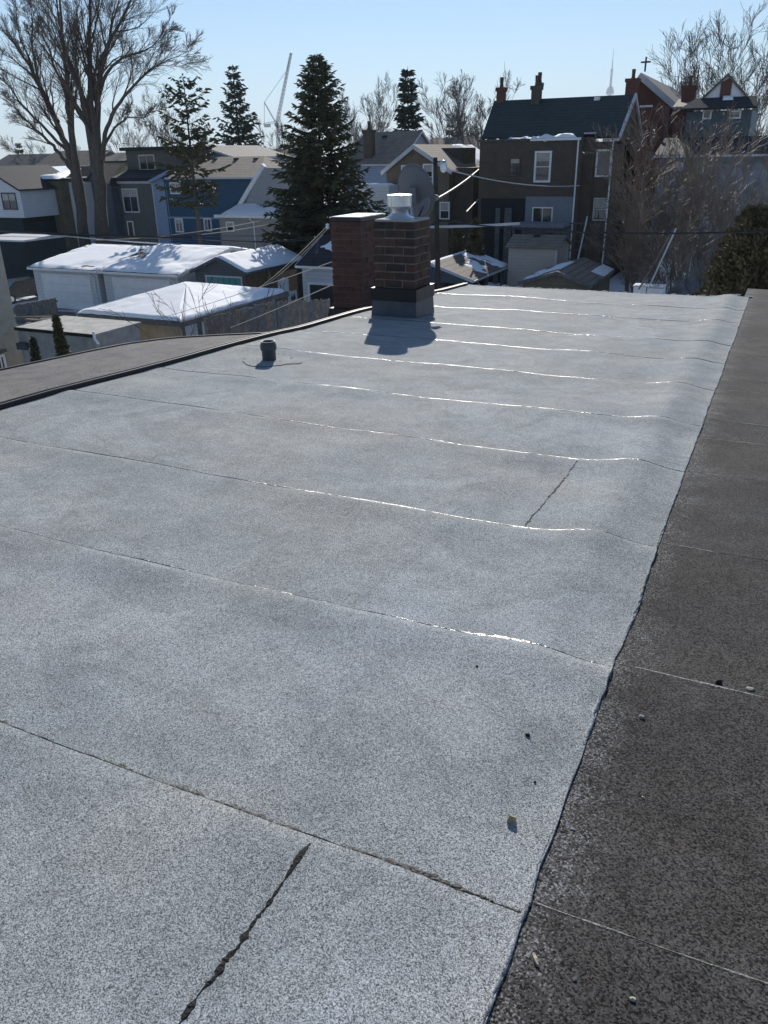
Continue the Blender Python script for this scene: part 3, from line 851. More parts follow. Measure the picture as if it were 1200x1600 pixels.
def gable_side(parent, u0, u1, v0, v1, z0, ze, zp, wm, rm, fm=None, ov=.25, th=.12, vr=None):
    """ridge parallel to the facade"""
    vm = vr if vr is not None else (v0+v1)/2
    obj('wall', MB().prism([(u0, v0, z0), (u0, v1, z0), (u0, v1, ze), (u0, vm, zp), (u0, v0, ze)], (u1-u0, 0, 0)), wm, parent)
    out = []
    for s, ve in ((-1, v0), (1, v1)):
        sl = (zp-ze)/abs(vm-ve)
        y = ve+s*ov; zz = ze-sl*ov
        q = [(u0-ov, vm, zp+.01), (u1+ov, vm, zp+.01), (u1+ov, y, zz+.01), (u0-ov, y, zz+.01)]
        obj('roof_slope', MB().prism(q, (0, 0, th)), rm, parent)
        out.append(q)
        if fm:
            obj('gutter', MB().box(u0-ov, u1+ov, min(y, y+s*.09), max(y, y+s*.09), zz-.02, zz+th-.02), fm, parent)
            for x in (u0-ov-.03, u1+ov+.004):
                obj('rake_board', MB().prism([(x, vm, zp+th+.02), (x, y, zz+th+.02), (x, y, zz+th-.16), (x, vm, zp+th-.16)], (.026, 0, 0)), fm, parent)
    return out, th

def hip(parent, u0, u1, v0, v1, ze, zp, rm, ridge=0.0, ov=.3, th=.1):
    u0 -= ov; u1 += ov; v0 -= ov; v1 += ov
    cu, cv = (u0+u1)/2, (v0+v1)/2
    if ridge >= 0: A, B = Vector((cu-ridge/2, cv, zp)), Vector((cu+ridge/2, cv, zp))
    else: A, B = Vector((cu, cv+ridge/2, zp)), Vector((cu, cv-ridge/2, zp))
    c = [Vector((u0, v0, ze)), Vector((u1, v0, ze)), Vector((u1, v1, ze)), Vector((u0, v1, ze))]
    if ridge >= 0: faces = [[c[0], c[1], B, A], [c[1], c[2], B], [c[2], c[3], A, B], [c[3], c[0], A]]
    else: faces = [[c[0], c[1], A], [c[1], c[2], B, A], [c[2], c[3], B], [c[3], c[0], A, B]]
    for fc in faces:
        obj('roof_slope', MB().prism(fc, (0, 0, th)), rm, parent)
    return faces

def snow_on(parent, a, b, c, d, t=.1, seed=1, cover=1.2, lift=.0, nx=36, ny=22, edge=.06, bias=None, freq=6.0):
    """lumpy snow blanket over the quad a-b-c-d (a,b along the ridge), sinking under the roof where it has melted"""
    a, b, c, d = map(Vector, (a, b, c, d)); mb = MB(); nf = vnoise(seed); nf2 = vnoise(seed+100)
    for j in range(ny+1):
        for i in range(nx+1):
            s, q = i/nx, j/ny
            p = a.lerp(b, s).lerp(d.lerp(c, s), q)
            e = min(s, 1-s, q, 1-q)/edge
            f1 = float(nf(np.float64(p.x*.8*freq/6+3), np.float64(p.y*.8*freq/6+1))); f2 = float(nf2(np.float64(p.x*2.6), np.float64(p.y*2.6)))
            e = e - 1.1*max(0, f1+.6*f2)
            k = cover + 1.6*f1 + .6*f2 - .6
            if bias: k += bias(s, q)
            k = max(-.3, min(1, k*2))
            k = min(k, -.25+1.25*min(1, e)) if e < 1 else k
            mb.v.append((p.x, p.y, p.z + lift + t*k*(1+.25*f2+.3*f1)))
    W = nx+1
    for j in range(ny):
        for i in range(nx):
            mb.f.append((j*W+i, (j+1)*W+i, (j+1)*W+i+1, j*W+i+1))
    return obj('snow_cover', mb, M_SNOW, parent, True)

def up(p, dz): return Vector(p)+Vector((0, 0, dz))

def sectional_door(parent, u0, u1, v, z0, z1, m, n=4):
    d = obj('garage_door', MB().box(u0-.09, u0, v-.03, v+.0, z0, z1+.09).box(u1, u1+.09, v-.03, v, z0, z1+.09).box(u0, u1, v-.03, v, z1, z1+.09), M_WHITE, parent)
    h = (z1-z0)/n
    for k in range(n):
        obj('door_panel', MB().box(u0+.005, u1-.005, v-.022, v-.004, z0+k*h+.008, z0+(k+1)*h-.008), m, d)
    return d

def downspout(parent, u, v, z0, z1, m=None, kick=.3):
    obj('downspout', MB().tube([(u-kick, v-.12, z1), (u-kick, v-.16, z1-.1), (u, v-.05, z1-.3), (u, v-.05, z0)], .045, 6), m or M_WHITE, parent)

def vents(parent, pts, m=None):
    for p in pts:
        p = Vector(p)
        obj('roof_vent', MB().box(p.x-.18, p.x+.18, p.y-.18, p.y+.18, p.z, p.z+.22), m or M_BLACK, parent)

def stack_chimney(parent, u, v, z0, z1, w, m, pots=1):
    c = obj('chimney', MB().box(u-w/2, u+w/2, v-w/2, v+w/2, z0, z1).box(u-w/2-.08, u+w/2+.08, v-w/2-.08, v+w/2+.08, z1+.001, z1+.25), m, parent)
    for k in range(pots):
        x = u + (k-(pots-1)/2)*.35
        obj('chimney_pot', MB().lathe([(.16, .25), (.13, .5), (.15, .9), (.1, .92)], (x, v, z1), 10), mat('clay_pot', (.10, .06, .05)), c)

# ------------------------------------------------------------------ garages across the lane
def white_garage(px0, px1, label, seed):
    v0, v1 = 38.0, 48.5; vm = 43.4
    a, b = at(px0, 421 + (px0-47)*.043, v0), at(px1, 421 + (px1-47)*.043, v0)
    u0, u1 = a.x+.25, b.x-.02
    ze = 2.42; zp = at((px0+px1)/2+60, 380, vm).z - .25
    g = thing('garage', label, 'garage', ((u0+u1)/2, v0, 0), 'white garages behind the lane')
    q, th = gable_side(g, u0, u1, v0, v1, 0, ze, zp, M_SID_WHITE, M_SHG_GREY, M_WHITE, ov=.2)
    f = q[0]
    snow_on(g, up(f[0], .13), up(f[1], .13), up(f[2], .13), up(f[3], .13), .08, seed, cover=1.15, edge=.02)
    f = q[1]
    snow_on(g, up(f[1], .13), up(f[0], .13), up(f[3], .13), up(f[2], .13), .08, seed+9, cover=1.6, edge=.02)
    sectional_door(g, u0+.75, u1-.75, v0, .02, 2.05, M_WHITE)
    downspout(g, u1-.28, v0, .05, ze-.05)
    return g, u0, u1, ze, zp
white_garage(47, 152, 'white double-door garage with snowy roof, left one of the joined pair', 21)
white_garage(156, 278, 'white garage with snowy roof and grey gable end, right one of the joined pair', 33)

# snow-covered hip-roofed garage in front
p1, p2, p3 = at(120, 493, 25.9), at(285, 503, 26.2), at(428, 468, 32.3)
hg = thing('garage', 'low garage with snow covered hipped roof and tan wall nearer than the white pair', 'garage', ((p1.x+p2.x)/2, 26, 0))
ez = p2.z - .02
u0, u1, v0, v1 = p1.x+.3, p2.x-.1, 26.2, 33.8
wallbox(hg, u0, u1, v0, v1, 0, ez, mat('tan_block_wall', (.42, .36, .25), rough=.9, var=.2, scale=2, bump=.3))
ap = at(270, 442, 30.0)
fcs = hip(hg, u0, u1, v0, v1, ez, ap.z-.1, M_SHG_GREY, 0.0, .3)
for i, fc in enumerate(fcs):
    A = up(fc[2], .11) if len(fc) == 3 else up(fc[2], .11)
    e0, e1 = up(fc[0], .11), up(fc[1], .11)
    snow_on(hg, A, A + (e1-e0)*.001, e1, e0, .09, 60+i, cover=1.8, edge=.02, nx=40, ny=30)
obj('fascia', MB().box(u0-.33, u1+.33, v0-.36, v0-.31, ez-.12, ez+.09).box(u1+.31, u1+.36, v0-.3, v1+.3, ez-.12, ez+.09), M_WOODG, hg)
r = random.Random(5)
x = v0+.05
while x < v1-.1:
    obj('board', MB().box(u1+.004, u1+.03, x, x+.15, .1, ez-.03), M_WOODG if r.random() < .7 else M_OFFWHITE, hg); x += .16
obj('downspout', MB().tube([(u0-.2, v0-.4, ez), (u0-.0, v0-.3, ez-.5), (u0+.3, v0-.1, ez-.9), (u0+.9, v0-.08, ez-1.1), (u0+1.0, v0-.08, .2)], .05, 6), M_WHITE, hg)

# grey garage with the teal door and painted fence side
v0 = 38.0
a, pk, b = at(302, 427, v0), at(341, 401, v0), at(386, 423, v0)
gv1 = 44.2
tg = thing('garage', 'slate grey gable-front garage with teal door and half melted snow roof', 'garage', (pk.x, v0, 0))
u0, u1, ze = a.x+.15, b.x-.15, (a.z+b.z)/2
sl, th = gable_front(tg, u0, u1, v0, gv1, 0, ze, pk.z-.12, M_SID_SLATE, M_SHG_GREY, M_SID_SLATE, ov=.2)
f = sl[1]
snow_on(tg, up(f[0], th+.01), up(f[1], th+.01), up(f[2], th+.01), up(f[3], th+.01), .11, 71, cover=1.4, edge=.03)
f = sl[0]
snow_on(tg, up(f[1], th+.01), up(f[0], th+.01), up(f[3], th+.01), up(f[2], th+.01), .11, 72, cover=.9, edge=.03)
M_TEAL = mat('teal_paint', (.05, .26, .27), rough=.5, var=.15, scale=2)
dl, dr_ = at(324, 440, v0).x, at(377, 440, v0).x
dt_ = at(350, 431, v0).z
d = obj('garage_door', MB().box(dl-.08, dl, v0-.05, v0-.004, 0, dt_).box(dr_, dr_+.08, v0-.05, v0-.004, 0, dt_).box(dl, dr_, v0-.05, v0-.004, dt_-.08, dt_), M_OFFWHITE, tg)
n = 6
for k in range(n):
    x0 = dl+(dr_-dl)*k/n
    obj('door_panel', MB().box(x0+.03, x0+(dr_-dl)/n-.03, v0-.03, v0-.006, .05, dt_-.09), M_TEAL, d)
r = random.Random(8); y = v0+.02
while y < gv1-.1:
    obj('board', MB().box(u1+.004, u1+.028+r.uniform(0, .012), y, y+.15, .05, ze-.08-r.uniform(0, .05)), r.choice([M_WOODO, M_WOODO, M_WOOD]), tg); y += .158

# fence with painted panel beside it
fence_v = 37.6
fa, fb = at(432, 425, 36.5), at(463, 421, 38.8)
fn = thing('board_fence', 'brown board fence with white painted panels and dark butterfly mural', 'fence', (fa.x, 36.5, 0))
nb = 22; r = random.Random(12)
for k in range(nb):
    t = k/nb; p = fa.lerp(fb, t); q = fa.lerp(fb, t+.92/nb)
    ht = (fa.z*(1-t)+fb.z*t) + r.uniform(-.05, .03)
    obj('board', MB().slab((p.x, p.y, .05), (q.x, q.y, .05), (q.x, q.y, ht), (p.x, p.y, ht), .025), r.choice([M_WOODO, M_WOOD, M_WOODO]), fn)
def fpt(t, z, off): 
    p = fa.lerp(fb, t); return Vector((p.x+off*.7, p.y-off*.7, z))
zb0 = fa.z-1.75
def mural(poly, m, off, name, parent):
    return obj(name, MB().prism([fpt(t, zb0+z, off) for t, z in poly], (.006, -.006, 0)), m, parent)
pan = mural([(.02, .55), (.55, .45), (.55, 1.25), (.3, 1.4), (.02, 1.3)], M_OFFWHITE, .035, 'painted_panel', fn)
pan2 = mural([(.45, -.1), (.95, -.25), (.95, .5), (.5, .6)], M_OFFWHITE, .036, 'painted_panel', fn)
M_MURAL = mat('dark_mural_paint', (.03, .05, .09), rough=.7)
mural([(.6, .1), (.68, .42), (.73, .2), (.80, .42), (.88, .1), (.78, .05), (.74, -.08), (.70, .05)], M_MURAL, .05, 'painted_butterfly', pan2)
for pl_ in ([(.18, .5), (.2, .5), (.16, 1.0), (.1, 1.15), (.13, .95)], [(.22, .5), (.24, .5), (.3, 1.0), (.42, 1.15), (.29, 1.06)]):
    mural(pl_, M_MURAL, .05, 'painted_branch', pan)

# garage right of it, half hidden by the chimney
v0 = 39.5
a, b = at(464, 411, v0), at(545, 412, v0)
gg = thing('garage', 'grey garage with dark door half hidden behind the dark red chimney', 'garage', (a.x+1.5, v0, 0))
q, th = gable_side(gg, a.x+.3, b.x, v0, v0+6, 0, a.z-.1, a.z+1.1, M_SID_WHITE, M_SHG_DARK, M_WHITE, ov=.25)
f = q[0]
snow_on(gg, up(f[0], .13), up(f[1], .13), up(f[2], .13), up(f[3], .13), .06, 77, cover=.35, edge=.05)
l, rr = at(484, 440, v0).x, at(540, 440, v0).x
obj('garage_door', MB().box(l, rr, v0-.03, v0-.004, .05, 2.1), mat('charcoal_door', (.03, .035, .04), rough=.5), gg)
obj('door_frame', MB().box(l-.14, l, v0-.06, v0-.005, .0, 2.24).box(l, rr, v0-.06, v0-.005, 2.1, 2.24), M_WHITE, gg)

# ------------------------------------------------------------------ sheds beyond the far roof edge
def small_gable(name, label, cat, v0, el, pk, er, back_ridge, wm, rm, fm, snow=None, posts=False):
    a, p, b = at(*el, v0), at(*pk, v0), at(*er, v0)
    # ridge is level: find where the far ridge end lies
    v1 = v0
    for v in np.arange(v0+1, v0+16, .1):
        if at(*back_ridge, v).z <= p.z: v1 = v; break
        v1 = v
    v1 = min(v1, v0+7)
    t = thing(name, label, cat, (p.x, v0, 0))
    ze = min(a.z, b.z)
    if posts:
        sl, th = gable_front(t, a.x+.1, b.x-.1, v0, v1, ze-.15, ze+.05, p.z-.1, wm, rm, fm, ov=.2, up=p.x)
        for x in (a.x+.2, b.x-.25):
            for y in (v0+.1, (v0+v1)/2, v1-.2):
                obj('post', MB().box(x-.08, x+.08, y-.08, y+.08, 0, ze-.151), M_WOODG, t)
        obj('back_wall', MB().box(a.x+.3, (a.x+b.x)/2, v1-.1, v1-.04, 0, ze-.16), M_WOODG, t)
    else:
        sl, th = gable_front(t, a.x+.15, b.x-.15, v0, v1, 0, ze+.05, p.z-.1, wm, rm, fm, ov=.2, up=p.x)
    return t, sl, th, v1
ct, sl, th, v1 = small_gable('carport', 'open carport with partly snow covered brown roof beside the utility pole', 'carport', 44, (612, 434), (676, 411), (739, 434), (732, 392), M_SID_SLATE, M_SHG_BROWN, M_OFFWHITE, posts=True)
f = sl[1]
snow_on(ct, up(f[0], th+.01), up(f[1], th+.01), up(f[2], th+.01), up(f[3], th+.01), .1, 81, cover=.35, bias=lambda s, q: -1.2+2.2*s, edge=.03)
f = sl[0]
snow_on(ct, up(f[1], th+.01), up(f[0], th+.01), up(f[3], th+.01), up(f[2], th+.01), .1, 82, cover=1.5, edge=.03)
gs, sl, th, v1 = small_gable('garage', 'low garage with tan shingled gable roof right of the tall tan shed', 'garage', 44, (813, 443), (871, 424), (924, 445), (908, 403), M_SID_OLIVE, M_SHG_TAN, M_WOODG)
f = sl[0]
snow_on(gs, up(f[1], th+.01), up(f[0], th+.01), up(f[3], th+.01), up(f[2], th+.01), .07, 84, cover=.6, edge=.03)
f = sl[1]
snow_on(gs, up(f[0], th+.01), up(f[1], th+.01), up(f[2], th+.01), up(f[3], th+.01), .08, 86, cover=-.2, bias=lambda s, q: 1.5*(q > .6)*(s > .5)-.2, edge=.03)
v0 = 50
a, b = at(795, 386, v0), at(871, 386, v0)
ts = thing('shed', 'tall tan shed with brown hip shingled roof and one vent', 'shed', ((a.x+b.x)/2, v0, 0))
wallbox(ts, a.x, b.x, v0, v0+3, 0, a.z, M_SID_TAN)
zt = at(830, 367, v0+1.6).z
q, th = gable_side(ts, a.x+.02, b.x-.02, v0+.02, v0+3, a.z-.3, a.z, zt-.1, M_SID_TAN, M_SHG_TAN, None, ov=.2)
vents(ts, [at(839, 372, v0+1.3)])
obj('corner_board', MB().box(b.x-.12, b.x+.012, v0-.02, v0-.004, 0, a.z-.06), M_OFFWHITE, ts)

# ------------------------------------------------------------------ the dark brick house
v0 = 57.0
hl, hr = at(750, 222, v0), at(906, 218, v0)
bh = thing('brick_house', 'large dark brown brick house with slate green roof and two chimneys', 'house', ((hl.x+hr.x)/2, v0, 0))
ze = hl.z
wallbox(bh, hl.x, hr.x, v0, v0+4.5, 0, ze, M_BRK_DARK)
# recessed right bay
vr = v0+1.6
r0, r1 = at(906, 225, vr), at(964, 225, vr)
wallbox(bh, hr.x+.004, r1.x, vr, v0+9.8, 0, r1.z, M_BRK_DARK, 'bay_wall')
# main block and its roof slope
v_ridge = v0+5.8
rl, rr_ = at(772, 162, v_ridge), at(1000, 150, v_ridge)
el, er = at(748, 222, v0+4.4), at(970, 217, v0+1.4)
wallbox(bh, hl.x-.6, r1.x+.0, v0+4.6, v0+11, 0, ze-.1, M_BRK_DARK, 'main_wall')
zr_ = (rl.z+rr_.z)/2
uR = r1.x+.15
obj('roof', MB().prism([(hl.x-.3, v0+1.2, ze+.15), (uR, v0+1.2, ze+.15), (uR, v_ridge, zr_), (rl.x, v_ridge, zr_)], (0, 0, .15)), M_SHG_GREEN, bh)
obj('roof', MB().prism([(uR, v_ridge+.01, zr_), (uR, v_ridge+4.6, ze+.15), (rl.x-.3, v_ridge+4.6, ze+.15), (rl.x, v_ridge+.01, zr_)], (0, 0, .15)), M_SHG_GREEN, bh)
obj('gable_wall', MB().prism([(uR-.35, v0+1.65, ze-.05), (uR-.35, v_ridge+4.2, ze-.05), (uR-.35, v_ridge, zr_-.1)], (.3, 0, 0)), M_BRK_DARK, bh)
obj('rake_board', MB().bar((uR+.05, v0+1.2, ze+.1), (uR+.05, v_ridge, zr_+.1), .12, .3).bar((uR+.05, v_ridge, zr_+.1), (uR+.05, v_ridge+4.6, ze+.1), .12, .3), M_OFFWHITE, bh)
obj('flat_roof', MB().box(hl.x-.1, hr.x+.1, v0-.15, v0+4.6, ze+.003, ze+.14), M_DARK, bh)
obj('gutter', MB().box(at(830, 222, v0).x, hr.x+.12, v0-.26, v0-.16, ze-.02, ze+.13), M_WHITE, bh)
snow_on(bh, (hl.x-.1, v0+1.3, ze+.14), (hr.x, v0+1.3, ze+.14), (hr.x, v0-.1, ze+.14), (hl.x-.1, v0-.1, ze+.14), .22, 91, cover=.7, edge=.02)
obj('chimney_breast', MB().box(hr.x+.006, at(928, 230, vr-.4).x, vr-.4, vr-.003, 0, ze+.35), M_BRK_DARK, bh)
obj('breast_coping', MB().box(hr.x-.02, at(928, 230, vr-.4).x+.05, vr-.45, vr+.3, ze+.353, ze+.42), M_OFFWHITE, bh)
obj('bay_gutter', MB().box(hr.x+1.2, uR, vr-.28, vr-.1, ze-.12, ze+.06), M_OFFWHITE, bh)
for (x, y0, y1, vv_) in ((907, 216, 348, v0), (961, 222, 350, vr)):
    p = at(x, y0, vv_); q = at(x-9, y1, vv_)
    obj('downspout', MB().tube([(p.x-.1, vv_-.07, p.z), (p.x-.1, vv_-.07, 0)], .055, 6), M_WHITE, bh)
def win_px(parent, x0, x1, y0, y1, v, **k):
    a = at(x0, y0, v); b = at(x1, y1, v)
    return window(parent, (a.x+b.x)/2, (a.z+b.z)/2, abs(b.x-a.x)-.1, abs(a.z-b.z)-.1, v, **k)
win_px(bh, 838, 858, 238, 283, v0, split='h', n=2, glass=M_GLASS, fw=.13)
win_px(bh, 934, 952, 235, 275, vr, split='h', n=1, fw=.11)
win_px(bh, 929, 946, 310, 344, vr, split='h', n=2, frame=M_OFFWHITE, fw=.09)
win_px(bh, 797, 812, 247, 275, v0, split='h', n=2, frame=M_BRK_DARK, fw=.06)
# rendered ground floor and flat panel coloured as porch shade
a, b = at(822, 307, v0), at(903, 352, v0)
obj('rendered_wall', MB().box(a.x, hr.x-.1, v0-.05, v0-.003, 0, a.z), M_PANELBL, bh)
win_px(bh, 833, 862, 324, 349, v0-.05, n=2, glass=M_GLASS, fw=.08)
a, b = at(752, 310, v0), at(820, 350, v0)
obj('porch_shade_panel', MB().box(a.x, b.x, v0-.02, v0-.003, 0, a.z), mat('porch_shade', (.015, .018, .022), rough=.8), bh)  # no real recess: near-black sheet on the wall paints the porch's shade
for (x0, x1) in ((775, 781), (789, 799)):
    p, q = at(x0, 325, v0-.6), at(x1, 346, v0-.6)
    obj('porch_post', MB().box(p.x, q.x, v0-.65, v0-.55, 0, p.z), M_WOODG, bh)
# deck and stair
dk0, dk1 = at(800, 350, v0-2.5), at(880, 352, v0-2.5)
obj('deck', MB().box(dk0.x, dk1.x, v0-2.5, v0-.06, dk0.z-.2, dk0.z), M_PANELBL, bh)
for x in np.linspace(dk0.x+.1, dk1.x-.1, 6):
    obj('deck_post', MB().box(x-.06, x+.06, v0-2.5, v0-2.38, 0, dk0.z-.201), M_WOODG, bh)
st0, st1 = at(887, 352, v0-1.5), at(880, 392, v0-3)
for k in range(9):
    t = k/8; z = dk0.z*(1-t)
    obj('stair_tread', MB().box(dk1.x+.05, dk1.x+1.0, v0-.6-2.8*t-.32, v0-.6-2.8*t, max(.02, z-.05), max(.06, z)), M_WOODG, bh)
obj('stair_side', MB().prism([(dk1.x+1.02, v0-.3, dk0.z+.1), (dk1.x+1.02, v0-3.6, .05), (dk1.x+1.02, v0-3.6, .35), (dk1.x+1.02, v0-.3, dk0.z+.4)], (.05, 0, 0)), M_WHITE, bh)
# chimneys on it
p = at(783, 158, v_ridge); stack_chimney(bh, p.x, v_ridge, zr_-.6, at(783, 143, v_ridge).z, .55, M_BRK_RED, 1)
p = at(840, 158, v_ridge); stack_chimney(bh, p.x, v_ridge-.4, zr_-3, at(840, 141, v_ridge).z, .6, M_BRK_DARK, 1)
stack_chimney(bh, p.x+.1, v_ridge-.1, zr_-.6, at(840, 136, v_ridge).z, .35, M_BRK_DARK, 1)
vents(bh, [at(933, 157, v_ridge-.5)], M_WHITE)
# small dish on the chimney breast
# ------------------------------------------------------------------ gabled brick house left of it
v0 = 58.0
a, p, b = at(598, 266, v0), at(648, 226, v0), at(708, 264, v0)
gh = thing('brick_house', 'tan brick gable-front house with white rake boards behind the satellite dish', 'house', (p.x, v0, 0))
sl, th = gable_front(gh, a.x+.3, b.x-.3, v0, v0+12, 0, (a.z+b.z)/2, p.z-.1, M_BRK_TAN, M_SHG_TAN, M_OFFWHITE, ov=.3, up=p.x, rake=.3)
win_px(gh, 628, 642, 259, 296, v0, split='h', n=2, fw=.1)
win_px(gh, 662, 676, 257, 296, v0, split='h', n=2, fw=.1)
win_px(gh, 688, 702, 316, 342, v0, split='h', n=2, fw=.08)
f = sl[1]
snow_on(gh, up(f[0], th+.01), up(f[1], th+.01), up(f[2], th+.01), up(f[3], th+.01), .1, 95, cover=.1, bias=lambda s, q: -1.0+1.9*(s > .55), edge=.03)
obj('dormer', MB().box(b.x-2.6, b.x-.6, v0+4, v0+6.5, b.z-.3, b.z+1.4), M_BRK_DARK, gh)
vents(gh, [at(670, 234, v0+3)+Vector((0, 0, -.1)), at(690, 233, v0+5)+Vector((0, 0, -.1))])
obj('side_annex', MB().box(b.x-.28, at(747, 270, v0+2).x, v0+1, v0+10, 0, at(720, 262, v0+1).z), M_BRK_DARK, gh)
obj('white_extension', MB().box(at(555, 300, v0-2).x, a.x+1.4, v0-2, v0-.02, 0, at(575, 290, v0-2).z), M_SID_WHITE, gh)
snow_on(gh, Vector((at(555, 300, v0-2).x, v0-.1, at(575, 290, v0-2).z+.02)), Vector((a.x+1.4, v0-.1, at(575, 290, v0-2).z+.02)), Vector((a.x+1.4, v0-2, at(575, 290, v0-2).z+.02)), Vector((at(555, 300, v0-2).x, v0-2, at(575, 290, v0-2).z+.02)), .12, 96, cover=1.0)

# house with tan roof between spruce and gable
v0 = 66
a, b = at(540, 256, v0), at(622, 256, v0)
hh = thing('house', 'house with tan shingle roof and brick chimney right of the large spruce', 'house', ((a.x+b.x)/2, v0, 0))
q, th = gable_side(hh, a.x, b.x, v0, v0+9, 0, a.z, at(580, 209, v0+4.5).z, M_SID_LBLUE, M_SHG_TAN, M_OFFWHITE, ov=.3)
cc = at(577, 250, v0+.8)
stack_chimney(hh, cc.x, v0+.9, a.z-.3, at(577, 208, v0+.9).z, .75, M_BRK_DARK, 1)
vents(hh, [at(601, 216, v0+3.6)])

# ------------------------------------------------------------------ left row of houses
V1 = 62.0
def flat_house(name, label, x0, x1, ytop, v, depth, wm, wins=(), roofm=None, snow=None, trim=None):
    a, b = at(x0, ytop, v), at(x1, ytop, v)
    t = thing(name, label, 'house', ((a.x+b.x)/2, v, 0))
    z = (a.z+b.z)/2
    wallbox(t, a.x, b.x, v, v+depth, 0, z, wm)
    obj('roof', MB().box(a.x-.15, b.x+.15, v-.2, v+depth+.1, z+.002, z+.18), roofm or M_SHG_DARK, t)
    if snow:
        snow_on(t, (a.x-.1, v+depth, z+.19), (b.x+.1, v+depth, z+.19), (b.x+.1, v-.15, z+.19), (a.x-.1, v-.15, z+.19), .15, snow, cover=1.5, edge=.02)
    for w in wins: win_px(t, *w[:4], v, **(w[4] if len(w) > 4 else {}))
    return t, a, b, z
# grey-green house with dormer
t, a, b, z = flat_house('house', 'grey green sided house with small dark pent roof and upper dormer storey', 172, 238, 283, V1, 9, M_SID_GREY,
    [(191, 218, 296, 331, dict(n=2, fw=.14, frame=M_OFFWHITE)), (199, 211, 346, 372, dict(n=1, fw=.1, glass=mat('brown_door', (.12, .06, .035), rough=.5)))])
a2, b2 = at(196, 236, V1+3), at(262, 233, V1+3)
obj('upper_storey', MB().box(a2.x, b2.x, V1+3, V1+9, z+.2, a2.z), M_SID_GREY, t)
obj('upper_roof', MB().box(a2.x-.4, b2.x+.4, V1+2.6, V1+9.3, a2.z+.003, a2.z+.3), M_SHG_DARK, t)
win_px(t, 217, 243, 243, 265, V1+3, n=2, fw=.12, frame=M_OFFWHITE)
obj('pent_roof', MB().prism([(a.x-.2, V1-.2, z+.19), (b.x+.2, V1-.2, z+.19), (b2.x, V1+3, at(225, 267, V1+3).z), (a2.x, V1+3, at(225, 267, V1+3).z)], (0, 0, .12)), M_SHG_DARK, t)
downspout(t, a.x-.08, V1, .3, z-.1)
for x_ in (a.x, b.x-.14):
    obj('corner_board', MB().box(x_, x_+.14, V1-.03, V1-.004, 0, z-.01), M_OFFWHITE, t)
obj('frieze_board', MB().box(a.x+.15, b.x-.15, V1-.03, V1-.004, z-.22, z-.01), M_OFFWHITE, t)
# cream gable glimpsed between trunk and dormer
a, b = at(160, 280, V1+5), at(199, 280, V1+5)
cg = thing('house', 'cream walled house glimpsed between the big bare tree and the dormer', 'house', ((a.x+b.x)/2, V1+5, 0))
wallbox(cg, a.x, b.x, V1+5, V1+12, 0, at(180, 254, V1+5).z, mat('cream_siding', (.45, .40, .32), rough=.8, var=.08))
obj('roof', MB().prism([(a.x-.3, V1+4.7, at(180, 254, V1+5).z), (b.x+.3, V1+4.7, at(180, 254, V1+5).z), (b.x+.3, V1+8, at(180, 241, V1+8).z), (a.x-.3, V1+8, at(180, 241, V1+8).z)], (0, 0, .15)), M_SHG_DARK, cg)
# slate house behind the trunks
a, b = at(128, 262, V1-1), at(172, 285, V1-1)
sh_ = thing('house', 'slate blue house mostly hidden behind the big bare tree trunks', 'house', ((a.x+b.x)/2, V1-1, 0))
sl, th = gable_front(sh_, a.x, b.x, V1-1, V1+8, 0, at(140, 290, V1-1).z, at(150, 262, V1-1).z, M_SID_SLATE, M_SHG_DARK, M_SID_SLATE, ov=.2)
win_px(sh_, 133, 140, 300, 322, V1-1, n=1, fw=.06, frame=M_SID_SLATE)
win_px(sh_, 137, 144, 345, 365, V1-1, n=1, fw=.06, frame=M_SID_SLATE)
# blue house
a, b = at(238, 281, V1), at(404, 276, V1)
bl = thing('house', 'bright blue sided house with brown hipped roof behind the scraggly pine', 'house', ((a.x+b.x)/2, V1, 0))
z = (a.z+b.z)/2
wallbox(bl, a.x, b.x, V1, V1+9, 0, z, M_SID_BLUE)
obj('side_panel', MB().box(a.x-.012, a.x+1.3, V1-.05, V1-.004, 0, z-.05), M_SID_LBLUE, bl)
rzp = at(340, 247, V1+4.5).z
hp = hip(bl, a.x+2.2, b.x, V1, V1+9, z, rzp, M_SHG_TAN, 5.0, .4)
obj('gutter', MB().box(a.x+1.8, b.x+.4, V1-.5, V1-.4, z-.06, z+.1), M_OFFWHITE, bl)
for w in ((266, 284, 286, 302), (318, 334, 284, 300), (274, 287, 342, 362), (319, 331, 342, 360)):
    win_px(bl, *w, V1, n=2, split='v', fw=.12)
downspout(bl, b.x-.3, V1, .1, z-.1)
downspout(bl, a.x+1.5, V1, .1, z-.1, M_SID_LBLUE)
obj('belt_board', MB().box(a.x+1.32, b.x-.05, V1-.035, V1-.004, z*.52, z*.52+.16), M_SID_LBLUE, bl)
vents(bl, [at(336, 250, V1+3.8)-Vector((0, 0, .1)), at(369, 249, V1+3.8)-Vector((0, 0, .1)), at(400, 249, V1+3.8)-Vector((0, 0, .1))], M_BLACK)
a2, b2 = at(268, 243, V1+10), at(366, 243, V1+10)
bb = thing('house', 'pale blue sided house with snowy roof behind the bright blue one', 'house', ((a2.x+b2.x)/2, V1+10, 0))
gable_front(bb, a2.x, b2.x, V1+10, V1+20, 0, at(366, 246, V1+10).z, at(316, 229, V1+10).z, M_SID_LBLUE, M_SHG_GREY, M_WHITE, ov=.3)
sd = [at(236, 283, V1-.1), at(264, 268, V1-.1), at(268, 258, V1-.1), at(262, 250, V1-.1), at(262, 268, V1-.1)]
obj('light_gable_trim', MB().bar(at(234, 284, V1-.3), at(276, 262, V1-.3), .3, .25), M_SID_LBLUE, bl)
